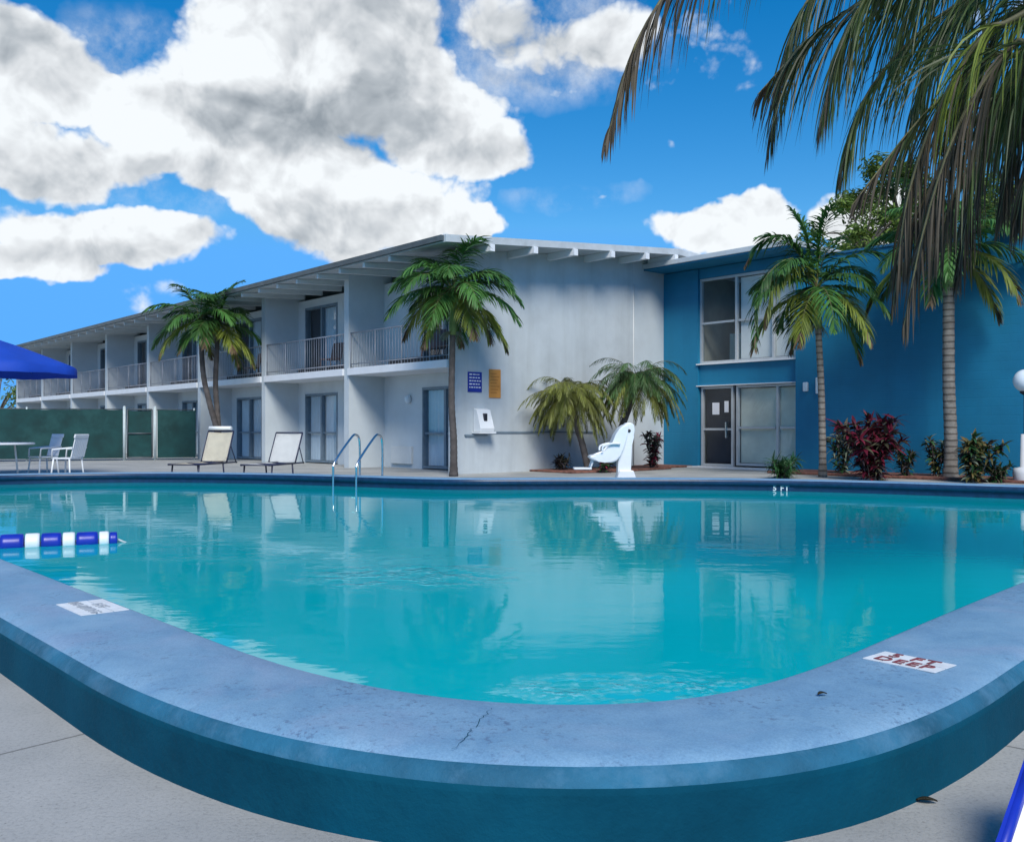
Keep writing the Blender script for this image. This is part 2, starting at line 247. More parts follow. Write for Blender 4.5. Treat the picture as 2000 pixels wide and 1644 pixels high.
# ------------------------------------------------------------------ mesh helpers
class MB:
    def __init__(s): s.bm = bmesh.new(); s.mi = 0
    def face(s, pts, mi=None):
        vs = [s.bm.verts.new(p) for p in pts]
        try:
            f = s.bm.faces.new(vs); f.material_index = s.mi if mi is None else mi; return f
        except ValueError: return None
    def box(s, x0, x1, y0, y1, z0, z1, bev=0, mtx=None, mi=None):
        g = bmesh.ops.create_cube(s.bm, size=1)
        vs = g['verts']
        for v in vs:
            v.co = Vector((x0+(v.co.x+.5)*(x1-x0), y0+(v.co.y+.5)*(y1-y0), z0+(v.co.z+.5)*(z1-z0)))
        fs = set(f for v in vs for f in v.link_faces)
        if bev:
            r = bmesh.ops.bevel(s.bm, geom=list(set(e for v in vs for e in v.link_edges)), offset=bev, segments=2, affect='EDGES', profile=.5)
            vs = r['verts']; fs = set(r['faces']) | set(f for v in vs for f in v.link_faces)
            vs = list(set(v for f in fs for v in f.verts))
        for f in fs: f.material_index = s.mi if mi is None else mi
        if mtx is not None: bmesh.ops.transform(s.bm, matrix=mtx, verts=vs)
        return s
    def tube(s, pts, r, n=8, cap=True, mi=None):
        pts = [Vector(p) for p in pts]; k = len(pts)
        rs = r if isinstance(r, (list, tuple)) else [r]*k
        rings = []; prev = None
        for i, p in enumerate(pts):
            t = (pts[min(i+1, k-1)]-pts[max(i-1, 0)]).normalized()
            if prev is None:
                a = Vector((0, 0, 1)) if abs(t.z) < .9 else Vector((1, 0, 0))
                nrm = t.cross(a).normalized()
            else:
                nrm = (prev-t*prev.dot(t)).normalized()
            prev = nrm; b = t.cross(nrm)
            rings.append([s.bm.verts.new(p+(nrm*math.cos(2*math.pi*j/n)+b*math.sin(2*math.pi*j/n))*rs[i]) for j in range(n)])
        m = s.mi if mi is None else mi
        for a, b in zip(rings, rings[1:]):
            for j in range(n):
                f = s.bm.faces.new((a[j], a[(j+1) % n], b[(j+1) % n], b[j])); f.material_index = m; f.smooth = True
        if cap:
            for rg in (rings[0][::-1], rings[-1]):
                f = s.bm.faces.new(rg); f.material_index = m
        return s
    def lathe(s, prof, n=24, c=(0, 0, 0), mi=None, smooth=True):
        rings = []; m = s.mi if mi is None else mi
        for (r, z) in prof:
            if r < 1e-5: rings.append([s.bm.verts.new((c[0], c[1], c[2]+z))])
            else: rings.append([s.bm.verts.new((c[0]+r*math.cos(2*math.pi*j/n), c[1]+r*math.sin(2*math.pi*j/n), c[2]+z)) for j in range(n)])
        for a, b in zip(rings, rings[1:]):
            for j in range(n):
                q = [a[j % len(a)], a[(j+1) % len(a)], b[(j+1) % len(b)], b[j % len(b)]]
                u = []
                for v in q:
                    if v not in u: u.append(v)
                if len(u) > 2:
                    f = s.bm.faces.new(u); f.material_index = m; f.smooth = smooth
        return s
    def prism(s, poly, axis, a, b, bev=0, mtx=None):
        def P(u, v, w): return {'x': (w, u, v), 'y': (u, w, v), 'z': (u, v, w)}[axis]
        A = [s.bm.verts.new(P(u, v, a)) for u, v in poly]; B = [s.bm.verts.new(P(u, v, b)) for u, v in poly]
        n = len(poly); fs = [s.bm.faces.new(A), s.bm.faces.new(B[::-1])]
        for i in range(n): fs.append(s.bm.faces.new((A[i], B[i], B[(i+1) % n], A[(i+1) % n])))
        for f in fs: f.material_index = s.mi
        vs = A+B
        if bev:
            r = bmesh.ops.bevel(s.bm, geom=list(set(e for f in fs for e in f.edges)), offset=bev, segments=2, affect='EDGES', profile=.5)
            vs = list(set(v for f in r['faces'] for v in f.verts) | set(v for v in vs if v.is_valid))
        if mtx is not None: bmesh.ops.transform(s.bm, matrix=mtx, verts=vs)
        return s
    def build(s, name, mats, parent=None, smooth=False):
        bmesh.ops.recalc_face_normals(s.bm, faces=s.bm.faces[:]) if not getattr(s, 'keep', False) else None
        me = bpy.data.meshes.new(name); s.bm.to_mesh(me); s.bm.free()
        for m in (mats if isinstance(mats, (list, tuple)) else [mats]): me.materials.append(m)
        if smooth:
            for p in me.polygons: p.use_smooth = True
        o = bpy.data.objects.new(name, me); COL.objects.link(o)
        if parent: o.parent = parent
        return o
def tag(o, label=None, cat=None, group=None, kind=None):
    if label: o['label'] = label
    if cat: o['category'] = cat
    if group: o['group'] = group
    if kind: o['kind'] = kind
    return o
def thing(name, label, cat, loc=(0, 0, 0), rz=0, group=None):
    o = bpy.data.objects.new(name, None); COL.objects.link(o); o.empty_display_size = .2
    o.location = loc; o.rotation_euler = (0, 0, rz); return tag(o, label, cat, group)
def copy_tree(o, parent=None):
    c = o.copy(); COL.objects.link(c)
    if parent is not None: c.parent = parent
    for ch in list(o.children): copy_tree(ch, c)
    return c
def text_mb(body, size, mats, name, parent, mtx, extrude=.002, bold=0.0, spacing=1.0, line=1.0):
    cu = bpy.data.curves.new('lettering', 'FONT'); cu.body = body; cu.size = size; cu.extrude = extrude; cu.offset = bold
    cu.align_x = 'CENTER'; cu.align_y = 'CENTER'; cu.space_character = spacing; cu.space_line = line; cu.resolution_u = 3
    o = bpy.data.objects.new('lettering', cu); COL.objects.link(o)
    dg = bpy.context.evaluated_depsgraph_get(); me = bpy.data.meshes.new_from_object(o.evaluated_get(dg))
    bpy.data.objects.remove(o); bpy.data.curves.remove(cu)
    me.transform(mtx); me.materials.clear(); me.materials.append(mats); me.name = name
    r = bpy.data.objects.new(name, me); COL.objects.link(r)
    if parent: r.parent = parent
    return r
UP = Vector((0, 0, 1))

# ------------------------------------------------------------------ pool
def chaikin(p, it=3):
    for _ in range(it):
        q = []
        for i in range(len(p)):
            a = p[i]; b = p[(i+1) % len(p)]
            q += [a*.75+b*.25, a*.25+b*.75]
        p = q
    return p
ctrl = [(-10.2, 13.85), (-7.2, 10.5), (-3.48, 6.40), (-1.55, 4.25), (-.80, 3.42), (-.17, 3.0), (.44, 2.97), (.96, 3.28), (1.75, 4.15), (2.94, 5.42), (6.3, 8.9), (8.9, 11.6),
        (9.5, 12.6), (9.1, 13.3), (7.7, 14.15), (6.2, 15.2), (4.9, 15.9), (3.5, 16.35), (1.7, 16.45), (.3, 16.35), (-.9, 16.25), (-2.0, 16.7), (-3.1, 17.35), (-5.0, 18.25), (-7.2, 18.65), (-9.0, 18.25), (-10.2, 17.4), (-10.9, 15.6)]
inner = chaikin([Vector((x, y, 0)) for x, y in ctrl])
def offset(path, d):
    out = []; n = len(path)
    for i in range(n):
        t = (path[(i+1) % n]-path[i-1]).normalized(); out.append(path[i]+Vector((t.y, -t.x, 0))*d)
    return out
ZC, ZW = .24, .045
def sweep(prof, mats, name, parent, smooth=True):
    mb = MB(); n = len(inner); rows = []
    for (d, z) in prof:
        rows.append([mb.bm.verts.new((p.x, p.y, z)) for p in offset(inner, d)])
    for a, b in zip(rows, rows[1:]):
        for i in range(n):
            f = mb.bm.faces.new((a[i], a[(i+1) % n], b[(i+1) % n], b[i])); f.smooth = smooth
    return mb.build(name, mats, parent)
pool = thing('swimming_pool', 'raised swimming pool with rounded near corner and blue painted edge', 'pool')
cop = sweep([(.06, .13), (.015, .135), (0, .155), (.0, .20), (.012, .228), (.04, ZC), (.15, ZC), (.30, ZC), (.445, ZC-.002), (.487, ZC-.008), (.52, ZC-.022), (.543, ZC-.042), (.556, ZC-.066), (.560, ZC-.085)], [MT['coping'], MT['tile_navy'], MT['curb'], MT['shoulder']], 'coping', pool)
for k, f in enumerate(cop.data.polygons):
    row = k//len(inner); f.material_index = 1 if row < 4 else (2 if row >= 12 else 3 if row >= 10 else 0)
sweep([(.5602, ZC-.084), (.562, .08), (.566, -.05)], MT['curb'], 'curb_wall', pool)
bs = MB(); path = offset(inner, .05)
top = [bs.bm.verts.new((p.x, p.y, .14)) for p in path]; mid = [bs.bm.verts.new((p.x, p.y, -.02)) for p in path]; bot = [bs.bm.verts.new((p.x, p.y, -1.5)) for p in path]
n = len(path)
for i in range(n):
    f = bs.bm.faces.new((top[i], mid[i], mid[(i+1) % n], top[(i+1) % n])); f.material_index = 1; f.smooth = True
    f = bs.bm.faces.new((mid[i], bot[i], bot[(i+1) % n], mid[(i+1) % n])); f.smooth = True
bs.bm.faces.new(bot)
bs.build('basin', [MT['pool_plaster'], MT['tile_navy']], pool)
wm = MB(); wm.bm.faces.new([wm.bm.verts.new((p.x, p.y, ZW)) for p in offset(inner, .045)])
bmesh.ops.triangulate(wm.bm, faces=wm.bm.faces[:])
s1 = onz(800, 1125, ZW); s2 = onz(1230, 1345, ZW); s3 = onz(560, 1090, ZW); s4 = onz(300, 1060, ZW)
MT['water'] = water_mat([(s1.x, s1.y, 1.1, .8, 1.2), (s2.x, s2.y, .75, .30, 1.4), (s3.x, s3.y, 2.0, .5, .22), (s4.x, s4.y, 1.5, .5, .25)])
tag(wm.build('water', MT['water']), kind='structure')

cr = MB()
r7 = random.Random(3); pa = onz(962, 1382, ZC+.0012); pb = onz(884, 1462, ZC+.0012); pv = None
for k in range(25):
    q = pa.lerp(pb, k/24)+Vector((r7.uniform(-.008, .008), r7.uniform(-.004, .004), 0)); wd_ = r7.uniform(.0004, .0016)
    cur = (cr.bm.verts.new(q-Vector((wd_, 0, 0))), cr.bm.verts.new(q+Vector((wd_, 0, 0))))
    if pv: cr.bm.faces.new((pv[0], pv[1], cur[1], cur[0]))
    pv = cur
cr.build('crack', MT['curb'], pool)
# deck and ground: sheets with the pool cut out
def ring_sheet(name, outer, hole, z, m):
    bm = bmesh.new(); es = []
    for loop in (outer, hole):
        vs = [bm.verts.new((p[0], p[1], z)) for p in loop]
        es += [bm.edges.new((vs[i], vs[(i+1) % len(vs)])) for i in range(len(vs))]
    bmesh.ops.triangle_fill(bm, edges=es, use_beauty=True)
    for f in bm.faces:
        if f.normal.z < 0: f.normal_flip()
    me = bpy.data.meshes.new(name); bm.to_mesh(me); bm.free(); me.materials.append(m)
    o = bpy.data.objects.new(name, me); COL.objects.link(o); return tag(o, kind='structure')
deck_out = [(-45, -25), (45, -25), (45, 75), (-45, 75)]
ring_sheet('deck', deck_out, [(p.x, p.y) for p in offset(inner, .45)], 0, MT['concrete'])
ring_sheet('ground', [(-900, -900), (900, -900), (900, 900), (-900, 900)], [(-44.8, -24.8), (44.8, -24.8), (44.8, 74.8), (-44.8, 74.8)], -.01, MT['grass'])

# depth markings
def place_flat(p, ang): return Matrix.Translation(p) @ Matrix.Rotation(ang, 4, 'Z')
pm = onz(180, 1186, ZC)
a1 = math.atan2(-.743, .67)
def plate(pos, ang, cols, rows, sz):
    b = MB()
    for r_ in range(rows):
        for c_ in range(cols):
            b.box((c_-cols/2)*sz+.003, (c_+1-cols/2)*sz-.003, (r_-rows/2)*sz+.003, (r_+1-rows/2)*sz-.003, 0, .003, mtx=Matrix.Translation(pos+Vector((0, 0, .001))) @ Matrix.Rotation(ang, 4, 'Z'))
    return b.build('depth_marking', MT['mark_white'], pool)
MT['mark_grey'] = mat('marking_grey', (.40, .44, .48), .7, .2, 14)
mk = plate(pm, a1, 5, 3, .075)
text_mb('5 FT\nNO DIVING', .066, MT['mark_grey'], 'lettering', mk, Matrix.Translation(pm+Vector((0, 0, .006))) @ Matrix.Rotation(a1, 4, 'Z'), .001, .002, 1.05, 1.1)
pm2 = onz(1775, 1293, ZC)
a2 = math.atan2(.72, .694)+math.pi/2
a2 = math.atan2(-.35, .95)
tb = MB()
for r_ in range(2):
    for c_ in range(4):
        q = Matrix.Translation(pm2+Vector((0, 0, .001))) @ Matrix.Rotation(R(-50), 4, 'Z')
        tb.box(-.14+c_*.07+.003, -.14+(c_+1)*.07-.003, -.085+r_*.085+.003, -.085+(r_+1)*.085-.003, 0, .003, mtx=q)
tb = tb.build('depth_marking', MT['mark_white'], pool)
text_mb('5 FT\nDEEP', .085, MT['mark_red'], 'lettering', tb, Matrix.Translation(pm2+Vector((0, 0, .006))) @ Matrix.Rotation(R(-50), 4, 'Z'), .001, .001, 1.2, .9)
def far_edge(xp):            # far inner edge of the pool on the line of sight through photo column xp
    r = (xp-1000)/F; best = None
    for i in range(len(inner)):
        a, b = inner[i], inner[(i+1) % len(inner)]
        fa, fb = a.x-r*a.y, b.x-r*b.y
        if fa*fb <= 0 and abs(fa-fb) > 1e-9:
            q = a.lerp(b, fa/(fa-fb)); t = (b-a).normalized()
            if best is None or q.y > best[0].y: best = (q, t, Vector((t.y, -t.x, 0)))
    return best
q, t_, n_ = far_edge(1525)
rot = Matrix((( -t_.x, 0, -n_.x, 0), (-t_.y, 0, -n_.y, 0), (0, 1, 0, 0), (0, 0, 0, 1)))
tl = MB(); tl.box(-.22, .22, -.05, .05, 0, .006, mtx=Matrix.Translation(q+n_*.043+Vector((0, 0, .09))) @ rot)
tl = tl.build('depth_marking', MT['tile_navy'], pool)
text_mb('5 FT', .125, MT['mark_white'], 'lettering', tl, Matrix.Translation(q+n_*.034+Vector((0, 0, .092))) @ rot, .001, .003, 1.2)

# ------------------------------------------------------------------ grey two-storey wing (local x = along the wing towards the near right, y = depth)
BA = R(-49.0); CORNER = Vector((-1.4, 23.0, 0))
BM = Matrix.Translation(CORNER) @ Matrix.Rotation(BA, 4, 'Z')
def loc2w(x, y, z): return BM @ Vector((x, y, z))
wing = thing('motel_wing', 'long pale grey two storey motel wing with recessed balconies', 'building', CORNER, BA)
BAY = 5.17; NB = 8; LEN = BAY*NB; DEEP = 8.0; SLAB = 2.62; CEIL = 5.12
def roof_z(y): return 5.40 + (y+1.0)*.085 if y < 7.4 else 5.40+8.4*.085-(y-7.4)*.05
w = MB()
def gable(mb, x0, x1, y0, y1):
    k = 6; low = [(y0, 0), (y1, 0)]; topp = [(y1+(y0-y1)*i/k, roof_z(y1+(y0-y1)*i/k)-.005) for i in range(k+1)]
    mb.prism(low+topp, 'x', x0, x1)
gable(w, -.25, 0, 0, 6.5)
w.build('wall', MT['grey_wall'], wing)
w = MB(); gable(w, -.35, -.12, 6.5, 8.25); w.build('wall', MT['fin'], wing)
def door_span(i):
    dl = -(i+1)*BAY+.72 if i else -3.02
    return dl, dl+2.05
w = MB()
for z0, z1 in ((0, SLAB), (SLAB+.2, CEIL+.2)):
    for i in range(NB):
        xr = -i*BAY-.25 if i == 0 else -i*BAY; xl = -(i+1)*BAY+.25
        dl, dr = door_span(i)                     # sliding door opening of the bay
        y0, y1 = 1.2, 1.4
        w.box(xl, dl, y0, y1, z0+.0, z1); w.box(dr, xr, y0, y1, z0, z1); w.box(dl, dr, y0, y1, z0+2.25, z1)
w.build('facade_wall', MT['facade'], wing)
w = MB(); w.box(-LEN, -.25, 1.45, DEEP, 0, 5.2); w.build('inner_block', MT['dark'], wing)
for i in range(1, NB+1):
    p = MB(); p.prism([(0, 0), (1.45, 0), (1.45, roof_z(1.45)-.005), (0, roof_z(0)-.005)], 'x', -i*BAY, -i*BAY+.25)
    p.build('party_wall', MT['fin'], wing)
def railing(x0, x1, z):
    r = MB()
    r.tube([(x0, .06, z+1.0), (x1, .06, z+1.0)], .022, 6); r.tube([(x0, .06, z+.12), (x1, .06, z+.12)], .016, 6)
    k = max(2, int((x1-x0)/.14))
    for j in range(k+1):
        x = x0+(x1-x0)*j/k; big = j % 9 == 0
        r.tube([(x, .06, z+.0), (x, .06, z+1.0)], .022 if big else .008, 5)
    return r
rng = random.Random(5)
for i in range(NB):
    xr = -i*BAY-.0 if i == 0 else -i*BAY; xl = -(i+1)*BAY+.25
    if i == 0: xr = -.25
    s = MB(); s.box(xl+.002, xr-.002, -.06, 1.2, SLAB, SLAB+.2, .01)
    s = s.build('balcony', MT['white'], wing)
    tk = MB(); tk.box(xl+(xr-xl)*.38, xr-.02, .16, .19, SLAB+.203, SLAB+.36); tk.build('dark_strip', MT['iron'], s)  # dark strip just above the slab, along part of each bay
    railing(xl+.01, xr-.01, SLAB+.2).build('railing', MT['rail'], s)
    for lvl, z0 in enumerate((0.03, SLAB+.2)):
        dl, dr = door_span(i); zt = (2.25 if lvl == 0 else SLAB+2.448)
        d = MB()
        d.box(dl, dl+.06, 1.18, 1.36, z0, zt); d.box(dr-.06, dr, 1.18, 1.36, z0, zt); d.box(dl+.06, dr-.06, 1.18, 1.36, zt-.07, zt); d.box(dl+.06, dr-.06, 1.18, 1.36, z0, z0+.06)
        mid = (dl+dr)/2; d.box(mid-.045, mid+.045, 1.2, 1.32, z0+.06, zt-.07)
        if lvl == 0: d.box(dl+.06, mid-.045, 1.24, 1.3, z0+.93, z0+.98); d.box(mid+.045, dr-.06, 1.24, 1.3, z0+.93, z0+.98)
        d = d.build('sliding_door', MT['darkalu'], wing)
        g = MB(); g.face([(dl+.06, 1.27, z0+.06), (dr-.06, 1.27, z0+.06), (dr-.06, 1.27, zt-.07), (dl+.06, 1.27, zt-.07)]); g.build('glass', MT['glass'], d)
        cu = MB(); gap = 0.0 if lvl == 0 else rng.uniform(.25, .8)
        rows = []
        nn = 60; w0 = dl+.07+gap; w1 = dr-.07
        for j in range(nn+1):
            x = w0+(w1-w0)*j/nn; y = 1.36+.02*math.sin(j*1.1)+.006*math.sin(j*2.7+i)
            rows.append((cu.bm.verts.new((x, y, z0+.07)), cu.bm.verts.new((x, y, zt-.08))))
        for a, b in zip(rows, rows[1:]): cu.bm.faces.new((a[0], b[0], b[1], a[1]))
        cu.build('curtain', MT['curtain'], d, True)
    if i < 4:
        lm = MB(); xx = dr+.7 if i else dl-.6
        lm.lathe([(0, .11), (.06, .10), (.095, .03), (.09, -.06), (.05, -.12), (0, -.13)], 12, (xx, 1.12, 1.95)); lm.box(xx-.05, xx+.05, 1.12, 1.198, 1.9, 2.0)
        lm.build('wall_lamp', MT['globe'], wing)
        ac = MB(); ac.box((dr+.5 if i else dl-1.45), (dr+1.5 if i else dl-.45), 1.12, 1.199, .12, .62, .01); ac.build('air_conditioner_grille', MT['soffit'], wing)
# roof: thick sloping deck with an eave of 1 m and a rake overhang of 1 m
rf = MB(); th = .17; yy = [-1.0, 7.4, 9.5]
rf.prism([(y, roof_z(y)) for y in yy]+[(y, roof_z(y)+th) for y in reversed(yy)], 'x', -LEN-.9, .98)
rf.build('roof', MT['fascia'], wing)
gt = MB(); gt.box(-LEN-.9, .90, -1.09, -1.005, 5.43, 5.56); gt.build('gutter', MT['gutter'], wing)
nr = 36
for j in range(nr):
    x = -LEN-.6+j*(LEN+.6-.2)/(nr-1)
    if x > -.4: continue
    b = MB(); b.prism([(-.97, roof_z(-.97)-.01), (1.2, roof_z(1.2)-.004), (1.2, roof_z(1.2)-.2), (-.97, roof_z(-.97)-.13)], 'x', x-.05, x+.05); b.build('rafter', MT['soffit'], wing)
for y in (.35, 1.75, 3.15, 4.55, 5.95, 7.2):
    b = MB(); z = roof_z(y)-.004; b.box(.002, 1.03, y-.07, y+.07, z-.17, z-.006); b.build('purlin', MT['white'], wing)
bt = MB(); bt.box(.002, .03, .9, 4.9, 1.0, 1.04); bt.box(.002, .05, .3, 1.0, .93, .97); bt.build('conduit', MT['darkalu'], wing)
dp = MB(); dp.tube([(-.07, 6.57, .05), (-.07, 6.57, 5.3)], .035, 8); dp.build('downpipe', MT['soffit'], wing)
fl = MB(); fl.box(.0, .1, .98, 1.14, 3.6, 3.85, .01); fl.box(.1, .26, .96, 1.16, 3.66, 3.82, .02); fl.build('floodlight', MT['post'], wing)

# fixtures hung on the end wall
def wall_sign(name, label, y0, y1, z0, z1, m, rows, seed):
    o = thing(name, label, 'sign', loc2w(.0, (y0+y1)/2, (z0+z1)/2), BA); hw = (y1-y0)/2; hh = (z1-z0)/2
    b = MB(); b.box(.003, .022, -hw, hw, -hh, hh, .003); b.build('board', m, o)
    ln = MB(); r2 = random.Random(seed)
    for k in range(rows):
        z = hh*.78-k*(2*hh*.8/rows); x = -hw*.82
        while x < hw*.7:
            ww = r2.uniform(.03, .09); x2 = min(x+ww, hw*.82); hgt = hh*.8/rows*.55
            ln.box(.0225, .0245, x, x2, z-hgt, z+hgt*.3); x = x2+.025
        if r2.random() < .3: pass
    ln.build('lettering', MT['sign_white'], o); return o
wall_sign('pool_rules_sign', 'small blue notice board with white writing beside the palm trunk', .40, .84, 2.02, 2.52, MT['sign_blue'], 5, 2)
os_ = thing('orange_notice_board', 'tall orange notice board right of the small blue one', 'sign', loc2w(0, 1.27, 2.25), BA)
b = MB(); b.box(.003, .022, -.19, .19, -.36, .36, .003); b.build('board', MT['sign_orange'], os_)
b = MB()
for k in range(7): b.box(.0225, .0245, -.15, .05+.09*((k*5) % 3)/2, .24-k*.08, .262-k*.08)
b.build('lettering', mat('orange_print', (.45, .17, .03), .6, .1), os_)
ph = thing('wall_box', 'white wall mounted box on a small shelf below the blue sign', 'wall box', loc2w(0, .80, 1.32), BA)
b = MB(); b.prism([(.003, -.28), (.28, -.28), (.30, -.20), (.20, .02), (.14, .26), (.003, .30)], 'y', -.22, .22, .012); b.build('housing', MT['plastic'], ph)
b = MB(); b.box(.16, .23, -.05, .05, -.02, .17, .008); b.build('handset', MT['iron'], ph)
b = MB(); b.box(.003, .31, -.27, .27, -.33, -.285, .006); b.build('shelf', MT['plastic'], ph)

# ------------------------------------------------------------------ blue block
blue = thing('blue_entrance_block', 'deep blue block with glazed entrance bay joined to grey wing', 'building', loc2w(0, 8.0, 0), BA)
X0, X1 = 1.16, 4.45
b = MB(); b.box(.0, X0, 0, .3, 0, 5.74); b.box(-.115, -.0005, .0, .3, 0, 5.74); b.box(X0, X1, .06, .30, 2.36, 2.96); b.box(X0, X1, .06, .3, 5.46, 5.74); 
b.box(X1, 13.5, -.12, .3, 0, 5.53); b.box(13.2, 13.5, .3, 9, 0, 5.53)
b.build('wall', MT['blue_wall'], blue)
b = MB(); b.box(X1-.02, 13.55, -.16, .34, 5.532, 5.59); b.build('parapet_cap', mat('blue_cap', (.02, .13, .26), .6, .1), blue)
b = MB(); b.box(-.9, X1+.35, -.9, 9, 5.76, 5.80); b.build('soffit', MT['blue_wall'], blue)
b = MB(); b.box(-.95, X1+.4, -.95, 9, 5.803, 5.94, .01); b.build('roof', MT['fascia'], blue)
b = MB(); b.box(-.6, X1-.002, 2.6, 2.7, 0, 5.6); b.box(X0-.1, X1-.002, .32, 2.6, 2.5, 2.6); b.box(X0-.1, X1-.002, .32, 2.6, -.02, .02); b.box(X0-.2, X0-.1, .32, 2.6, 0, 5.6); b.box(X1-.002, X1+.1, .32, 2.6, 0, 5.5)
b.build('interior', MT['room'], blue)
def win(name, xs, z0, z1, rails, fmat=MT['alu'], depth=(.10, .2)):
    d = MB(); y0, y1 = depth; fw = .07
    d.box(xs[0], xs[-1], y0, y1, z1-fw, z1); d.box(xs[0], xs[-1], y0, y1, z0, z0+fw)
    for k, x in enumerate(xs):
        x0 = x if k == 0 else (x-fw if k == len(xs)-1 else x-fw/2); d.box(x0, x0+fw, y0+.002, y1-.002, z0+fw, z1-fw)
    for (a, c, z) in rails: d.box(xs[a]+.072, xs[c]-.072, y0+.02, y1-.02, z-.03, z+.03)
    d = d.build(name, fmat, blue)
    g = MB(); yg = (y0+y1)/2; g.face([(xs[0]+.02, yg, z0+.02), (xs[-1]-.02, yg, z0+.02), (xs[-1]-.02, yg, z1-.02), (xs[0]+.02, yg, z1-.02)]); g.build('pane', MT['glass'], d)
    return d
wu = win('window', [X0, 2.42, 3.62, X1], 2.99, 5.45, [(0, 1, 4.16), (1, 2, 4.16), (2, 3, 4.16)])
b = MB(); b.box(X0-.03, X1-.003, -.05, .12, 2.955, 2.99); b.build('sill', MT['white'], wu)
b = MB(); b.box(2.5, X1-.09, .225, .24, 3.08, 5.36); b.build('blind', MT['white_cloth'], wu)  # white tone stands in for bright reflections in the upper panes
b = MB(); b.box(X0+.1, 2.35, 1.4, 1.5, 2.61, 3.95); b.build('partition', MT['blind'], wu)
wl = win('window', [2.42, 3.75, X1], .08, 2.33, [(0, 1, 1.14), (1, 2, 1.14)])
b = MB(); b.box(2.5, X1-.09, .225, .24, .16, 2.24); b.build('blind', MT['blind'], wl)
dr_ = win('entrance_door', [X0+.04, 2.32], .04, 2.33, [(0, 1, 1.10)])
b = MB(); b.box(X0+.1, 2.27, .3, .31, .05, 2.3); b.build('dark_film', MT['dark'], dr_)
b = MB(); b.box(2.12, 2.16, -.01, .10, .85, 1.3, .01); b.build('handle', MT['steel'], dr_)
b = MB(); b.box(X0+.42, X0+.66, .13, .138, 1.52, 1.86); b.build('notice', MT['paper'], dr_)
b = MB(); b.box(X0+.84, X0+.98, .13, .138, 1.58, 1.90); b.build('notice', MT['paper'], dr_)
b = MB(); b.box(X0-.05, X1+.0, -.02, .06, 2.335, 2.36); b.build('door_header', MT['white'], blue)
b = MB(); b.box(X0, X1, -.5, .06, 0.004, .04); b.build('door_step', MT['concrete_base'], blue)
for (xx, zz, hh) in ((5.15, 2.22, .42), (4.78, 2.2, .24)):
    b = MB(); b.box(xx-.06, xx+.06, -.22, -.121, zz-hh/2, zz+hh/2, .02); b.build('wall_lamp', MT['globe'], blue)
# planting beds at the foot of the walls
def bed(name, pts, z):
    m = MB(); m.prism([(loc2w(x, y, 0).x, loc2w(x, y, 0).y) for x, y in pts], 'z', .004, z, .01); tag(m.build(name, MT['mulch']), kind='structure')
bed('planting_bed', [(.06, 2.4), (1.6, 2.4), (1.9, 4.0), (1.5, 6.4), (.06, 6.4)], .05)
bed('planting_bed', [(-.4, 6.6), (1.05, 6.6), (1.05, 7.9), (-.4, 7.9)], .05)
bed('planting_bed', [(4.7, 6.2), (11.5, 6.2), (11.5, 7.8), (4.7, 7.8)], .06)

# ------------------------------------------------------------------ foliage
def leaf_strip(mb, p, d, length, width, hang, segs, rng, nrm=None, twist=0, fold=0):
    d = d.normalized(); pts = [p]; dirs = [d]
    for k in range(segs):
        d = (d+Vector((0, 0, -1))*hang/segs).normalized()
        pts.append(pts[-1]+d*length/segs); dirs.append(d)
    prev = None
    for k, (q, dd) in enumerate(zip(pts, dirs)):
        f = k/segs; wd = width*(.45+.55*min(1, f*4))*(1-f**2.2) if k < segs else 0
        ax = dd.cross(nrm if nrm is not None else UP)
        if ax.length < 1e-4: ax = Vector((1, 0, 0))
        ax.normalize()
        if twist: ax = Matrix.Rotation(twist, 3, dd) @ ax
        if k == segs: cur = (mb.bm.verts.new(q),)
        else: cur = (mb.bm.verts.new(q-ax*wd/2), mb.bm.verts.new(q+ax*wd/2))
        if prev:
            try:
                if len(cur) == 2: fc = mb.bm.faces.new((prev[0], prev[1], cur[1], cur[0]))
                else: fc = mb.bm.faces.new((prev[0], prev[1], cur[0]))
                fc.smooth = True; fc.material_index = mb.mi
            except ValueError: pass
        prev = cur
def smooth_path(pts, n):
    pts = [Vector(p) for p in pts]; P = [pts[0]*2-pts[1]]+pts+[pts[-1]*2-pts[-2]]; out = []
    m = len(pts)-1
    for i in range(n+1):
        u = i/n*m; k = min(int(u), m-1); t = u-k; a, b, c, d = P[k:k+4]
        out.append(.5*((2*b)+(-a+c)*t+(2*a-5*b+4*c-d)*t*t+(-a+3*b-3*c+d)*t**3))
    return out
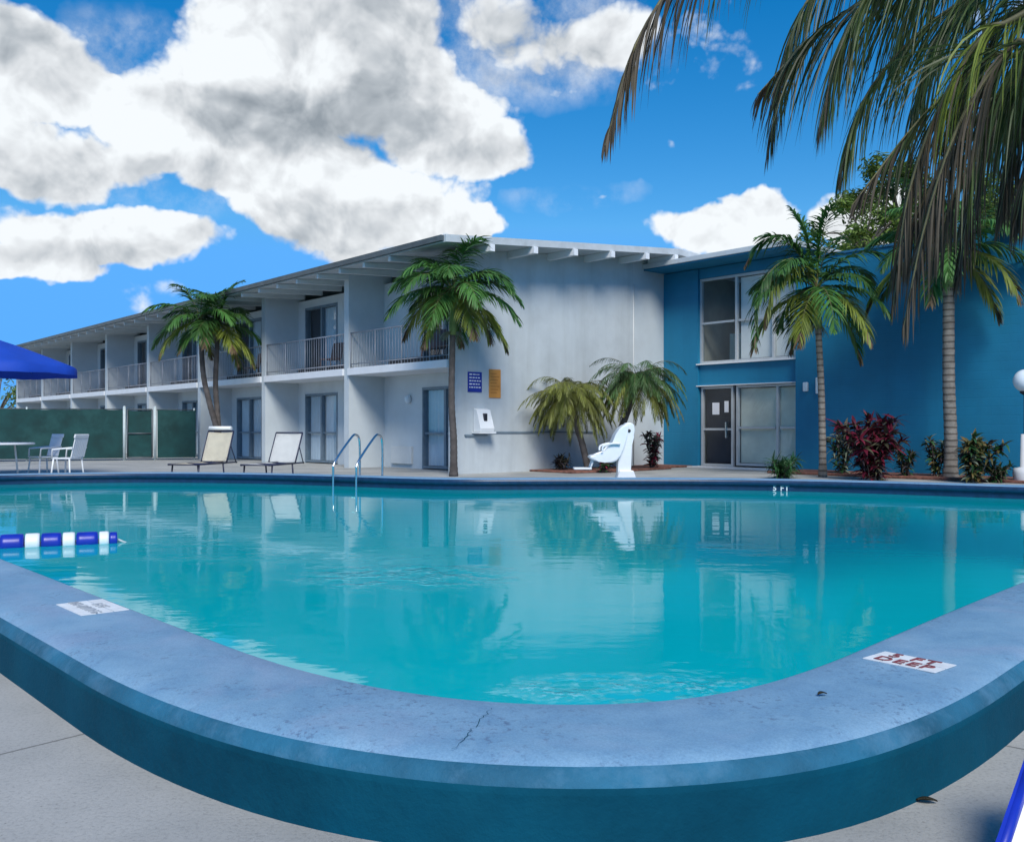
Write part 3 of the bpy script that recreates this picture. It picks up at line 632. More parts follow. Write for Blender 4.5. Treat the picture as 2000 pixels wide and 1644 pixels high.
def frond(path, nl, llen, lw, hang, rng, r0=.02, a0=62, a1=22, start=.1, segs=4, vee=.35, dry_from=None, tw=.6):
    mb = MB(); k = len(path)-1
    mb.mi = 1; mb.tube(path, [r0*(1-.85*i/k) for i in range(k+1)], 5, False)
    for j in range(nl):
        f = start+(1-start)*(j+rng.random()*.6)/nl
        u = f*k; i = min(int(u), k-1); p = path[i].lerp(path[i+1], u-i); tg = (path[i+1]-path[i]).normalized()
        side = tg.cross(UP)
        if side.length < .05: side = tg.cross(Vector((0, 1, 0)))
        side.normalize(); up = side.cross(tg)
        prof = math.sin(math.pi*min(1, .18+.80*f))**.7
        for sg in (-1, 1):
            an = R(a0+(a1-a0)*f+rng.uniform(-9, 9)); ln = llen*prof*rng.uniform(.75, 1.12)
            d = tg*math.cos(an)+side*sg*math.sin(an)+up*(vee+rng.uniform(-.15, .15))
            mb.mi = 0 if dry_from is None or f+rng.uniform(-.12, .12) < dry_from else 2
            leaf_strip(mb, p, d, ln, lw*rng.uniform(.75, 1.15), hang*rng.uniform(.7, 1.3), segs, rng, twist=rng.uniform(-tw, tw))
    mb.keep = True
    return mb
def arc_path(o, az, el, length, droop, n=12, curl=0):
    d = Vector((math.cos(az)*math.cos(el), math.sin(az)*math.cos(el), math.sin(el))); p = Vector(o); out = [p.copy()]
    for i in range(n):
        d = (d+Vector((0, 0, -1))*droop/n*(.5+1.2*i/n)).normalized(); p = p+d*length/n; out.append(p.copy())
    return out
def trunk_mesh(path, r0, r1, rings=0, n=12, rng=None, flare=1.25):
    mb = MB(); k = len(path)-1; rs = []; pp = []
    for i in range(k+1):
        f = i/k; r = r0+(r1-r0)*f
        if f < .12: r *= 1+(flare-1)*(1-f/.12)
        if rings: r *= 1+.035*math.sin(i*math.pi)*0 + (.05 if i % 2 else -.02)
        rs.append(r); pp.append(path[i])
    mb.tube(pp, rs, n); return mb
def short_palm(name, label, base, trunks, fr, seed, mats=('leaf', 'leaf_y'), trunk_mat='trunk', llen=.55, lw=.055, inflo=True, skew=None, extra=()):
    rng = random.Random(seed); root = thing(name, label, 'palm tree', base, 0)
    B = Vector(base)
    for (tp, r0, r1, shaft) in trunks:
        pts = [Vector(p)-B for p in tp]; path = smooth_path(pts, 40)
        trunk_mesh(path, r0, r1, 1).build('trunk', MT[trunk_mat], root)
        top = path[-1]; d = (path[-1]-path[-3]).normalized()
        if shaft:
            c = MB(); c.tube([top-d*.03, top+d*shaft*.15, top+d*shaft*.5, top+d*shaft], [r1*1.02, r1*1.35, r1*1.15, r1*.7], 10); c.build('crown_shaft', MT['shaft'], root)
        o = top+d*shaft
        nfr, ln, dr, els = fr
        for j in range(nfr):
            az = 2*math.pi*(j*.618034)+rng.uniform(-.25, .25)
            el = R(els[0]+(els[1]-els[0])*((j+.5)/nfr)+rng.uniform(-8, 8)); l = ln*rng.uniform(.85, 1.12)
            if skew: az += skew*math.sin(az)
            path2 = arc_path(o+Vector((0, 0, .02*j/nfr)), az, el, l, dr*rng.uniform(.85, 1.2), 12)
            low = j < nfr*.22
            m0 = MT[mats[1]] if low and rng.random() < .75 else MT[mats[0]]
            fb = frond(path2, 44, llen, lw, 1.1, rng, .016, 66, 25, .14, 4, .25, .85 if low else None)
            fb.build('frond', [m0, MT['rachis'], MT['leaf_dry']], root)
        for pts, mm in extra:
            frond(smooth_path([o]+[Vector(q)-B for q in pts], 14), 46, llen, lw, 1.2, rng, .016, 60, 25, .16, 4, .15, .9).build('frond', [MT[mm], MT['rachis'], MT['leaf_dry']], root)
        if inflo and shaft:
            fb = MB(); 
            for a in range(9):
                az = rng.uniform(0, 6.28)
                for kk in range(4):
                    pth = arc_path(top+d*.02, az+rng.uniform(-.3, .3), R(rng.uniform(-5, 35)), rng.uniform(.2, .42), 2.2, 6); fb.tube(pth, .007, 4, False)
            fb.build('flower_stalk', MT['leaf_y'] if rng.random() < .5 else MT['pale_leaf'], root)
    return root
# twin-trunk palm in front of the balconies
pA = onz(424, 905, 0); YA = pA.y
short_palm('fan_crowned_palm', 'twin trunked palm with dark leaning stems behind the cream loungers', pA,
           [([pA, at(424, 845, YA), at(410, 790, YA-.1), at(397, 730, YA), at(392, 646, YA)], .10, .075, .35), ([pA+Vector((.05, .1, 0)), at(427, 845, YA+.1), at(424, 800, YA+.2), at(421, 745, YA+.3), at(425, 655, YA+.4)], .10, .075, .35)],
           (14, 1.8, 1.65, (-24, 76)), 11, trunk_mat='darktrunk', llen=.7, lw=.052)
pB = onz(886, 930, 0); YB = pB.y
short_palm('corner_palm', 'slim dark trunk palm at the front corner of the grey wing', pB,
           [([pB, at(886, 860, YB), at(882, 780, YB), at(884, 652, YB)], .088, .068, 1.0)], (25, 1.8, 1.75, (-28, 72)), 23, trunk_mat='darktrunk', llen=.70, lw=.052)
pC = onz(1607, 931, 0); YC = pC.y
short_palm('entrance_palm', 'slim palm right of the glazed entrance with drooping left fronds', pC,
           [([pC, at(1606, 850, YC), at(1604, 760, YC), at(1598, 640, YC)], .085, .07, .9)], (22, 2.05, 1.75, (-24, 86)), 37, trunk_mat='trunk', llen=.70, lw=.052, extra=(([at(1552, 505, YC-.3), at(1500, 535, YC-.6), at(1475, 600, YC-.7), at(1478, 690, YC-.8)], 'leaf'), ([at(1556, 520, YC-.5), at(1510, 560, YC-.9), at(1495, 640, YC-1.0)], 'leaf_y'), ([at(1545, 470, YC), at(1490, 470, YC+.2), at(1455, 520, YC+.3)], 'leaf')))
pD = onz(1856, 936, 0); YD = pD.y
short_palm('pale_trunk_palm', 'pale ringed trunk palm standing among the crotons by the blue wall', pD,
           [([pD, at(1857, 860, YD), at(1853, 740, YD), at(1853, 560, YD)], .145, .115, .8)], (22, 2.2, 1.6, (-24, 86)), 41, trunk_mat='trunk', llen=.74, lw=.055)
# small feathery date palms in front of the end wall
def pygmy(name, label, pts, seed, mats, n=84, ln=1.45):
    rng = random.Random(seed); B = Vector(pts[0]); root = thing(name, label, 'palm tree', B)
    path = smooth_path([Vector(p)-B for p in pts], 26); trunk_mesh(path, .085, .075, 1).build('trunk', MT['darktrunk'], root)
    o = path[-1]
    for j in range(n):
        az = 2*math.pi*j*.618+rng.uniform(-.2, .2); el = R(-22+78*(j/n)+rng.uniform(-8, 8))
        p2 = arc_path(o, az, el, ln*rng.uniform(.8, 1.15), 2.1*rng.uniform(.8, 1.2), 10)
        m0 = MT[mats[1]] if j < n*.4 else MT[mats[0]]
        frond(p2, 46, .36, .016, 1.3, rng, .009, 58, 22, .08, 3, .15).build('frond', [m0, MT['rachis'], m0], root)
    return root
YP = 24.2
g0 = Vector((at(1150, 0, YP).x, YP, 0)); g1 = Vector((at(1180, 0, YP).x, YP+.3, 0))
pygmy('feathery_palm', 'yellowish feathery small palm nearer the signs on the end wall', [g0, at(1138, 870, YP), at(1125, 825, YP), at(1116, 772, YP)], 3, ('pygmy_y', 'pygmy_y'))
pygmy('feathery_palm', 'greener feathery small palm with leaning stem behind the white pool lift', [g1, at(1196, 870, YP+.2), at(1222, 815, YP+.2), at(1246, 742, YP+.2)], 4, ('pygmy', 'pygmy_y'), 90, 1.5)

# tall palm right of the pool: only its hanging fronds reach into the picture
def tall_palm():
    rng = random.Random(8); base = Vector((4.9, 5.0, 0)); root = thing('tall_palm', 'tall palm overhead with long browned fronds hanging into the picture', 'palm tree', base)
    crown = Vector((4.45, 4.95, 4.55))
    path = smooth_path([Vector((0, 0, 0)), Vector((-.05, .0, 1.6)), Vector((-.2, -.03, 3.2)), crown-base], 40); trunk_mesh(path, .2, .15, 1, 14).build('trunk', MT['trunk'], root)
    def fr(pts, nl, llen, lw, hang, dry=None, m='leaf_big', a0=58, vee=.05, start=.16, r0=.024):
        p = smooth_path([crown-base]+[Vector(q)-base for q in pts], 22)
        frond(p, nl, llen, lw, hang, rng, r0, a0, 18, start, 6, vee, dry, 1.4).build('frond', [MT[m], MT['rachis'], MT['leaf_brown']], root)
    for pts, nl, ll, hang, dry, m in (
        ([(1900, -330, 4.9), (1600, -240, 4.8), (1385, -105, 4.7), (1250, 70, 4.65), (1182, 285, 4.6)], 80, .72, 2.2, .5, 'leaf_big'),
        ([(1960, -150, 5.2), (1760, -40, 5.3), (1600, 60, 5.4), (1480, 185, 5.4)], 72, .95, 2.0, .85, 'leaf_big'),
        ([(1980, -260, 5.6), (1790, -190, 5.7), (1640, -80, 5.8), (1545, 70, 5.8), (1500, 300, 5.8)], 72, .95, 2.2, .9, 'leaf_big'),
        ([(2010, -200, 5.0), (1880, -150, 5.0), (1740, -60, 5.1), (1650, 70, 5.1), (1600, 250, 5.1)], 66, .9, 2.2, .9, 'leaf_big'),
        ([(2060, 60, 5.0), (1940, 110, 5.1), (1800, 230, 5.2), (1665, 400, 5.2)], 66, .80, 1.9, .8, 'leaf_big'),
        ([(2060, -40, 5.3), (1930, -20, 5.4), (1800, 60, 5.5), (1690, 190, 5.5), (1640, 340, 5.5)], 64, .9, 2.2, .95, 'leaf_big'),
        ([(2080, 30, 4.6), (1980, 90, 4.65), (1880, 230, 4.7), (1810, 430, 4.7), (1765, 640, 4.7)], 66, .75, 2.6, .35, 'leaf_big'),
        ([(2060, 60, 5.4), (1985, 190, 5.5), (1890, 330, 5.6), (1845, 430, 5.6), (1825, 510, 5.6)], 44, .62, 2.6, .4, 'leaf_brown'),
        ([(2100, 60, 5.2), (2030, 130, 5.3), (1985, 270, 5.3), (1950, 430, 5.3)], 60, .72, 2.6, .6, 'leaf_big'),
        ([(1990, -60, 6.0), (1890, 0, 6.1), (1820, 100, 6.2), (1780, 240, 6.2)], 60, .9, 2.3, .95, 'leaf_big'),
        ([(2070, 90, 4.9), (1950, 190, 5.0), (1860, 300, 5.0), (1790, 420, 5.0), (1750, 520, 5.0)], 60, .75, 2.4, .55, 'leaf_big'),
        ([(2160, 0, 4.7), (2080, 160, 4.7), (2010, 330, 4.7), (1985, 430, 4.7)], 56, .6, 2.6, .7, 'leaf_big'),
        ([(2080, 60, 5.7), (1990, 130, 5.8), (1925, 270, 5.9), (1890, 430, 5.9), (1870, 540, 5.9)], 60, .75, 2.5, .55, 'leaf_big'),
        ([(2040, 0, 4.8), (1930, 60, 4.8), (1840, 200, 4.9), (1775, 380, 4.9), (1745, 600, 4.9)], 60, .7, 2.6, .5, 'leaf_y'),
        ([(2090, -20, 5.6), (1985, 20, 5.7), (1900, 120, 5.8), (1850, 260, 5.8)], 60, .85, 2.3, .8, 'leaf_big'),
        ([(2110, -60, 6.0), (2040, 40, 6.1), (1990, 200, 6.2), (1965, 360, 6.2)], 60, .85, 2.4, .7, 'leaf_big'),
        ([(2000, -180, 5.9), (1900, -140, 6.0), (1800, -30, 6.0), (1740, 120, 6.1)], 60, .95, 2.3, .95, 'leaf_big'),
        ([(2100, 90, 5.0), (2040, 200, 5.0), (2005, 340, 5.0), (1990, 420, 5.0)], 40, .6, 2.6, .4, 'leaf_brown'),
        ([(1960, -330, 6.2), (1850, -280, 6.3), (1760, -160, 6.4), (1710, 10, 6.4)], 56, .9, 2.3, .95, 'leaf_big')):
        fr([at(*q) for q in pts], int(nl*1.35), ll, .0125, hang, dry, m=m)
    # the rest of the crown, outside the frame
    for j in range(11):
        az = R(-140+ j*27); p = arc_path(crown-base, az, R(25+rng.uniform(-15, 40)), rng.uniform(2.6, 3.2), 1.6, 16)
        frond(p, 70, .75, .034, 2.2, rng, .024, 58, 18, .16, 5, .05).build('frond', [MT['leaf_big'], MT['rachis'], MT['leaf_brown']], root)
tall_palm()
# shrubs
def shrub(name, label, base, r, h, n, llen, lw, mats, seed, cat='plant', stems=7, sphere=False):
    rng = random.Random(seed); root = thing(name, label, cat, base)
    st = MB(); lf = MB(); lf.keep = True
    for s in range(stems):
        az = rng.uniform(0, 6.28); rr = r*rng.uniform(.2, .8); tp = Vector((math.cos(az)*rr, math.sin(az)*rr, h*rng.uniform(.55, .95)))
        pth = smooth_path([Vector((math.cos(az)*r*.1, math.sin(az)*r*.1, 0)), tp*.5+Vector((0, 0, h*.1)), tp], 8); st.tube(pth, .012, 5, False)
        for k in range(n//stems):
            f = rng.random()**.85; i = min(int(f*8), 7); p = pth[i].lerp(pth[i+1], f*8-i)
            a = rng.uniform(0, 6.28); e = R(rng.uniform(-5, 75)); d = Vector((math.cos(a)*math.cos(e), math.sin(a)*math.cos(e), math.sin(e)))
            lf.mi = rng.choice(range(len(mats)))
            leaf_strip(lf, p, d, llen*rng.uniform(.6, 1.15), lw*rng.uniform(.7, 1.2), rng.uniform(.5, 1.6), 4, rng, twist=rng.uniform(-.6, .6))
    st.build('stem', MT['bark'], root); lf.build('foliage', [MT[m] for m in mats], root); return root
def gp(x, y): return onz(x, y, .03)
shrub('red_leaved_shrub', 'dark red leafy shrub against the blue wall', gp(1702, 935), .95, 1.45, 1100, .34, .085, ['red_leaf', 'red_leaf', 'dark_leaf', 'brown_leaf'], 1, stems=12)
shrub('leafy_shrub', 'greyish leafy shrub half hidden behind the entrance palm trunk', gp(1642, 926), .55, 1.2, 420, .26, .06, ['dark_leaf', 'green_leaf', 'pale_leaf'], 2, stems=8)
shrub('croton_shrub', 'mottled orange and green croton right of the pale trunk', gp(1902, 940), .75, 1.0, 800, .26, .08, ['croton', 'croton', 'green_leaf', 'pale_leaf', 'dark_leaf'], 3, stems=11)
shrub('croton_shrub', 'smaller croton left of the pale palm trunk', gp(1828, 932), .42, .95, 360, .22, .06, ['croton', 'green_leaf', 'dark_leaf', 'pale_leaf'], 4, stems=8)
shrub('low_green_plant', 'low bright green clump on the deck edge before the entrance glass', onz(1527, 934, .0), .62, .45, 420, .34, .04, ['green_leaf'], 5, stems=10)
shrub('dark_leaved_shrub', 'dark purple shrub in the corner by the blue pier', gp(1274, 914), .5, 1.05, 420, .24, .07, ['dark_leaf', 'dark_leaf', 'pale_leaf', 'red_leaf'], 6, stems=8)
shrub('low_brown_plant', 'low brown plant on the bed under the feathery palms', gp(1098, 919), .4, .42, 200, .24, .05, ['brown_leaf', 'dark_leaf'], 7, stems=9)
shrub('low_purple_plant', 'low purple green plant under the seat of the white lift', gp(1180, 921), .34, .36, 130, .2, .05, ['dark_leaf', 'green_leaf', 'red_leaf'], 8, stems=7)
shrub('low_green_shrub', 'low green ground shrub at the foot of the globe lamp', gp(1950, 940), .55, .4, 320, .22, .05, ['green_leaf', 'brown_leaf'], 9, stems=8)
shrub('low_dark_shrub', 'low dark shrub between the red shrub and the crotons', gp(1768, 931), .5, .75, 300, .22, .05, ['dark_leaf', 'green_leaf', 'brown_leaf'], 10, stems=8)

def leafy_tree(name, label, base, h, crown_c, crown_r, nclump, nleaf, leaf, seed, m='tree_leaf'):
    rng = random.Random(seed); root = thing(name, label, 'tree', base)
    tr = MB(); cc = Vector(crown_c)
    tr.tube(smooth_path([Vector((0, 0, 0)), Vector((rng.uniform(-.3, .3), 0, h*.3)), cc-Vector((0, 0, crown_r[2]*.3))], 14), [.28-.16*i/14 for i in range(15)], 9)
    cl = []
    for k in range(nclump):
        while True:
            v = Vector((rng.uniform(-1, 1), rng.uniform(-1, 1), rng.uniform(-.8, 1)))
            if .25 < v.length < 1: break
        c = cc+Vector((v.x*crown_r[0], v.y*crown_r[1], v.z*crown_r[2])); cl.append((c, rng.uniform(.16, .34)*max(crown_r)))
        tr.tube(smooth_path([cc-Vector((0, 0, crown_r[2]*.5)), cc.lerp(c, .5)+Vector((0, 0, .1)), c], 6), [.07-.01*i for i in range(7)], 5, False)
    tr.build('trunk', MT['bark'], root)
    lf = MB(); lf.keep = True
    for k in range(nleaf):
        c, r = rng.choice(cl); v = Vector((rng.gauss(0, 1), rng.gauss(0, 1), rng.gauss(0, .8))).normalized()*r*rng.random()**.45
        p = c+v; a = rng.uniform(0, 6.28); d = Vector((math.cos(a), math.sin(a), rng.uniform(-.6, .5)))
        leaf_strip(lf, p, d, leaf*rng.uniform(.6, 1.3), leaf*.42, rng.uniform(.2, 1.2), 2, rng, twist=rng.uniform(-1, 1))
    lf.build('crown', MT[m], root); return root
for (x, y, Y, rx, rz, lab, nl) in ((1690, 455, 36, 2.2, 1.4, 'low spreading tree behind the roof right of the entrance palm', 3600), (1760, 400, 38, 2.4, 1.9, 'tallest tree rising behind the blue wall', 4200), (1985, 420, 34, 2.2, 1.8, 'tree above the blue wall at the right edge of the picture', 3800), (1880, 455, 37, 2.3, 1.2, 'tree behind the blue wall above the pale palm trunk', 3400)):
    c = at(x, y, Y); leafy_tree('background_tree', lab, (c.x, c.y, 0), c.z, (0, 0, c.z), (rx, rx, rz), 16, nl, .26, int(x), 'tree_leaf')
for (x, y, Y, rx, rz, lab) in ((-8, 778, 62, 3.0, 2.6, 'green tree past the far end of the grey wing'),):
    c = at(x, y, Y); leafy_tree('background_tree', lab, (c.x, c.y, 0), c.z, (0, 0, c.z), (rx, rx, rz), 14, 3200, .3, int(x)+500)

# ------------------------------------------------------------------ fence with green screen
fA = at(382, 0, 34.2); fB = at(-190, 0, 31.0); fA.z = fB.z = 0
dv = (fA-fB); fl_ = dv.length; ang = math.atan2(dv.y, dv.x)
fence = thing('screened_fence', 'chain fence covered in dark green windscreen with a gate', 'fence', fB, ang)
def xf(xp):
    r = (xp-1000)/F; u = dv.normalized(); return (r*fB.y-fB.x)/(u.x-r*u.y)
FH = 1.80
def screen(x0, x1, name, parent, z0=.08, z1=FH-.02, seed=0, m='screen'):
    s = MB(); nx = max(4, int((x1-x0)/.22)); rows = []
    for i in range(nx+1):
        col = []
        for j in range(7):
            col.append(s.bm.verts.new((x0+(x1-x0)*i/nx, -.04+.035*mnoise.noise(Vector((i*.55+seed, j*.6, 0))), z0+(z1-z0)*j/6+(.03*mnoise.noise(Vector((i*.4, 9, seed))) if j in (6,) else 0))))
        rows.append(col)
    for a, c in zip(rows, rows[1:]):
        for j in range(6): s.bm.faces.new((a[j], c[j], c[j+1], a[j+1]))
    return s.build(name, MT[m], parent, True)
xg0, xg1 = xf(243), xf(303)
screen(0, xg0-.05, 'windscreen', fence, seed=1); screen(xg1+.08, fl_, 'windscreen', fence, seed=7)
for x in [xg0-3.1*k for k in range(1, 4)]+[fl_-.05]:
    p = MB(); p.tube([(x, .03, 0), (x, .03, FH+.06)], .03, 8); p.build('post', MT['post'], fence)
for x in (xg0, xg1):
    p = MB(); p.tube([(x, -.06, 0), (x, -.06, FH+.08)], .05, 10); p.lathe([(.0, .05), (.045, .02), (.055, 0)], 10, (x, -.06, FH+.08)); p.build('post', MT['post'], fence)
p = MB(); p.tube([(0, .03, FH), (xg0, .03, FH)], .02, 6); p.tube([(xg1, .03, FH), (fl_, .03, FH)], .02, 6); p.build('top_rail', MT['gutter'], fence)
gt = MB()
for (a, c) in (((xg0+.1, .1), (xg0+.1, FH)), ((xg1-.1, .1), (xg1-.1, FH)), ((xg0+.1, FH), (xg1-.1, FH)), ((xg0+.1, .1), (xg1-.1, .1)), ((xg0+.1, .95), (xg1-.1, .95))): gt.tube([(a[0], -.06, a[1]), (c[0], -.06, c[1])], .03, 6)
gt = gt.build('gate', MT['gutter'], fence); screen(xg0+.12, xg1-.12, 'windscreen', gt, .12, FH-.04, 4)

# ------------------------------------------------------------------ furniture
def lounger(name, label, backmat, loc, rz, rec):
    o = thing(name, label, 'sun lounger', loc, rz, 'loungers on the far deck')
    f = MB()
    for y in (-.31, .31): f.tube([(1.28, y, .36), (0, y, .36)], .02, 8)
    for x in (1.28, .64, 0): f.tube([(x, -.31, .36), (x, .31, .36)], .016, 6)
    f.build('frame', MT['navy'], o)
    for x in (1.12, .16):
        for y in (-.31, .31):
            l = MB(); l.tube([(x, y, .36), (x+(.06 if x > .5 else -.06), y, 0)], .018, 7); l.build('leg', MT['navy'], o)
    c, s = math.cos(rec), math.sin(rec); BL = .74
    def bp(t, y, off=0): return Vector((-t*c+off*s, y, .38+t*s+off*c))
    b = MB()
    for y in (-.31, .31): b.tube([bp(0, y), bp(BL, y)], .018, 7)
    b.tube([bp(BL, -.31), bp(BL, .31)], .018, 7); b.tube([bp(.4, -.31), (-.42, -.31, .34)], .012, 6); b.tube([bp(.4, .31), (-.42, .31, .34)], .012, 6); b.tube([(-.44, -.31, .36), (0, -.31, .36)], .018, 6); b.tube([(-.44, .31, .36), (0, .31, .36)], .018, 6)
    b.build('back_frame', MT['navy'], o)
    def sheet(name, fn, n, m):
        q = MB(); rows = []
        for i in range(n+1):
            rows.append([q.bm.verts.new(fn(i/n, -1+2*j/6)) for j in range(7)])
        for a, d in zip(rows, rows[1:]):
            for j in range(6): q.bm.faces.new((a[j], a[j+1], d[j+1], d[j]))
        g = bmesh.ops.solidify(q.bm, geom=q.bm.faces[:], thickness=.015); return q.build(name, m, o, True)
    sheet('back_sling', lambda t, y: bp(.02+t*(BL-.05), y*.30, .012-.03*(1-y*y)), 8, backmat)
    sheet('seat_sling', lambda t, y: Vector((.02+t*1.24, y*.30, .375-.03*(1-y*y))), 10, backmat)
    return o, bp, BL
pl1 = onz(424, 934, 0); pl1.y = 20.9; pl1.x = (418-1000)/F*20.9; pl1.z = 0
o1, bp1, BL1 = lounger('sun_lounger', 'cream sling lounger with rolled white headrest near the fence', MT['cream'], pl1, math.atan2(-.97, -.22), R(66))
h = MB(); h.tube([bp1(BL1+.05, -.27, .05), bp1(BL1+.05, .27, .05)], .045, 10); h.build('headrest', MT['white_cloth'], o1)
pl2 = Vector(((551-1000)/F*20.6, 20.6, 0))
o2, bp2, BL2 = lounger('sun_lounger', 'paler white sling lounger nearer the pool ladder', MT['white_cloth'], pl2, math.atan2(-.975, -.2), R(60))

# umbrella and table at the left
YU = 21.5; uc = Vector(((-22-1000)/F*YU, YU, 0))
def umbrella(label, uc):
    um = thing('patio_umbrella', label, 'umbrella', uc)
    p = MB(); p.tube([(0, 0, .0), (0, 0, 3.2)], .022, 10); p.build('pole', MT['alu'], um)
    p = MB(); p.lathe([(0, .06), (.2, .06), (.24, .03), (.24, 0), (0, 0)], 20); p.build('base', MT['iron'], um)
    RU = 1.93; zt, ze = 3.20, 2.52
    c = MB(); nseg = 8; rows = []
    for i in range(9):
        f = i/8; ring = []
        for j in range(nseg*6):
            a = 2*math.pi*j/(nseg*6); k = (j % 6)/6; sag = 1-.055*math.sin(math.pi*k)*f
            r = max(RU*f*sag, .001); z = zt-(zt-ze)*(f**1.12)-.02*math.sin(math.pi*k)*f
            ring.append(c.bm.verts.new((r*math.cos(a), r*math.sin(a), z)))
        rows.append(ring)
    ring = [c.bm.verts.new((v.co.x*1.004, v.co.y*1.004, v.co.z-.17-.02*math.cos(j*math.pi/3))) for j, v in enumerate(rows[-1])]
    rows.append(ring); M_ = nseg*6
    for a, d in zip(rows, rows[1:]):
        for j in range(M_): c.bm.faces.new((a[j], a[(j+1) % M_], d[(j+1) % M_], d[j]))
    c.build('canopy', MT['canvas'], um, True)
    for j in range(nseg):
        a = 2*math.pi*j/nseg; rb = MB(); rb.tube([(0.05*math.cos(a), .05*math.sin(a), zt-.06), (RU*.99*math.cos(a), RU*.99*math.sin(a), ze-.02)], .008, 5); rb.build('rib', MT['alu'], um)
umbrella('open bright blue patio umbrella over the white table at the left edge', uc)
tb = thing('patio_table', 'round white table under the blue umbrella', 'table', uc)
p = MB(); p.lathe([(.03, .79), (.93, .79), (.95, .775), (.95, .755), (.93, .745), (.03, .745)], 40); p.build('tabletop', MT['plastic'], tb)
for j in range(4):
    a = R(45+90*j); p = MB(); p.tube([(.55*math.cos(a), .55*math.sin(a), .745), (.62*math.cos(a), .62*math.sin(a), 0)], .022, 8); p.build('leg', MT['plastic'], tb)
def patio_chair(label, loc, rz):
    o = thing('patio_chair', label, 'chair', loc, rz, 'white chairs around the patio table')
    p = MB(); p.box(-.24, .24, -.23, .23, .42, .45, .01); p.build('seat', MT['plastic'], o)
    def back(x0, x1, nm):
        q = MB()
        for k in range(x0, x1): q.box(-.22+k*.062, -.22+k*.062+.046, -.012, .012, 0, .45, .005, Matrix.Translation((0, -.235, .46)) @ Matrix.Rotation(R(14), 4, 'X'))
        q.box(-.25, .25, -.02, .02, .45, .54, .012, Matrix.Translation((0, -.235, .46)) @ Matrix.Rotation(R(14), 4, 'X')); return q.build(nm, MT['plastic'], o)
    back(0, 8, 'backrest')
    for x in (-.23, .23):
        for y in (-.2, .2):
            q = MB(); q.tube([(x*.95, y, .43), (x*1.12, y*1.2, 0)], .02, 7); q.build('leg', MT['plastic'], o)
        q = MB(); q.tube([(x*1.1, .22, .43), (x*1.12, .2, .64), (x*1.12, -.3, .68)], .02, 7); q.build('armrest', MT['plastic'], o)
    return o
patio_chair('white slatted chair at the right of the patio table, turned to it', Vector(((132-1000)/F*21.6, 21.6, 0)), R(80))
patio_chair('white chair in front of the patio table at the left edge', uc+Vector((.2, -1.1, 0)), R(5))
patio_chair('white chair behind the patio table', uc+Vector((.75, 1.0, 0)), R(145))

# pool ladder rails
qa, ta, na = far_edge(655); qb, tb_, nb = far_edge(700)
lad = thing('pool_ladder', 'pair of bright steel grab rails over the far pool edge', 'pool ladder', (qa.x, qa.y, ZC))
for q, n_ in ((qa, na), (qb, na)):
    b0 = Vector((q.x, q.y, 0))-Vector((qa.x, qa.y, ZC)); pts = [b0-n_*.06+Vector((0, 0, -.5)), b0-n_*.06+Vector((0, 0, .30)), b0-n_*.05+Vector((0, 0, .44)), b0+n_*.12+Vector((0, 0, .63)), b0+n_*.5+Vector((0, 0, .95)), b0+n_*.62+Vector((0, 0, .99)), b0+n_*.72+Vector((0, 0, .93)), b0+n_*.75+Vector((0, 0, .7)), b0+n_*.75+Vector((0, 0, 0))]
    r_ = MB(); r_.tube(smooth_path(pts, 40), .022, 10); r_.build('handrail', MT['steel'], lad)
for z in (-.42, -.15):
    st = MB(); m0 = Vector((qa.x, qa.y, 0))-Vector((qa.x, qa.y, ZC)); m1 = Vector((qb.x, qb.y, 0))-Vector((qa.x, qa.y, ZC)); st.tube([m0-na*.06+UP*z, m1-na*.06+UP*z], .03, 8); st.build('step', MT['steel'], lad)

# pool lift
YL = 17.55; lc = Vector(((1212-1000)/F*YL, YL, 0))
lift = thing('pool_lift', 'white pool access lift with moulded seat facing left', 'pool lift', lc)
def lp(x, y): return ((x-1212)/F*YL, HC+(HOR-y)/F*YL)
def smooth_poly(p, it=1):
    q = [Vector((a, b, 0)) for a, b in p]; return [(v.x, v.y) for v in chaikin(q, it)]
b = MB(); b.prism(smooth_poly([lp(1216, 826), lp(1236, 825), lp(1239, 843), lp(1233, 856), lp(1231, 905), lp(1229, 950), lp(1204, 950), lp(1206, 900), lp(1209, 860)]), 'y', -.14, .14, .02); b.build('mast', MT['plastic'], lift)
b = MB(); b.prism(smooth_poly([lp(1217, 828), lp(1226, 830), lp(1222, 850), lp(1211, 885), lp(1200, 903), lp(1172, 902), lp(1150, 896), lp(1149, 888), lp(1178, 887), lp(1190, 872), lp(1203, 840)]), 'y', -.25, .25, .03); b.build('seat', MT['plastic'], lift)
for y in (-.29, .29):
    b = MB(); x, z = lp(1205, 868); b.tube(smooth_path([(x+.03, y, z+.02), (x-.12, y, z+.02), (x-.28, y, z-.03), (x-.30, y, z-.12)], 12), .02, 8); b.build('armrest', MT['plastic'], lift)
b = MB(); x, z = lp(1158, 897); x2, z2 = lp(1152, 914); b.tube([(x, -.15, z), (x2, -.15, z2)], .018, 8); b.tube([(x, .15, z), (x2, .15, z2)], .018, 8); x3, z3 = lp(1120, 915); b.box(x3, x2+.02, -.2, .2, z2-.02, z2+.012, .01); b.build('footrest', MT['plastic'], lift)
b = MB(); b.box(-.20, .36, -.3, .3, 0.001, .10, .02); b.prism([(-.12, .1), (.30, .1), (.22, .34), (-.04, .34)], 'y', -.2, .2, .02); b.build('base', MT['plastic'], lift)
b = MB(); x, z = lp(1227, 841); b.lathe([(0, .01), (.03, .01), (.03, 0)], 12, (0, 0, 0)); 
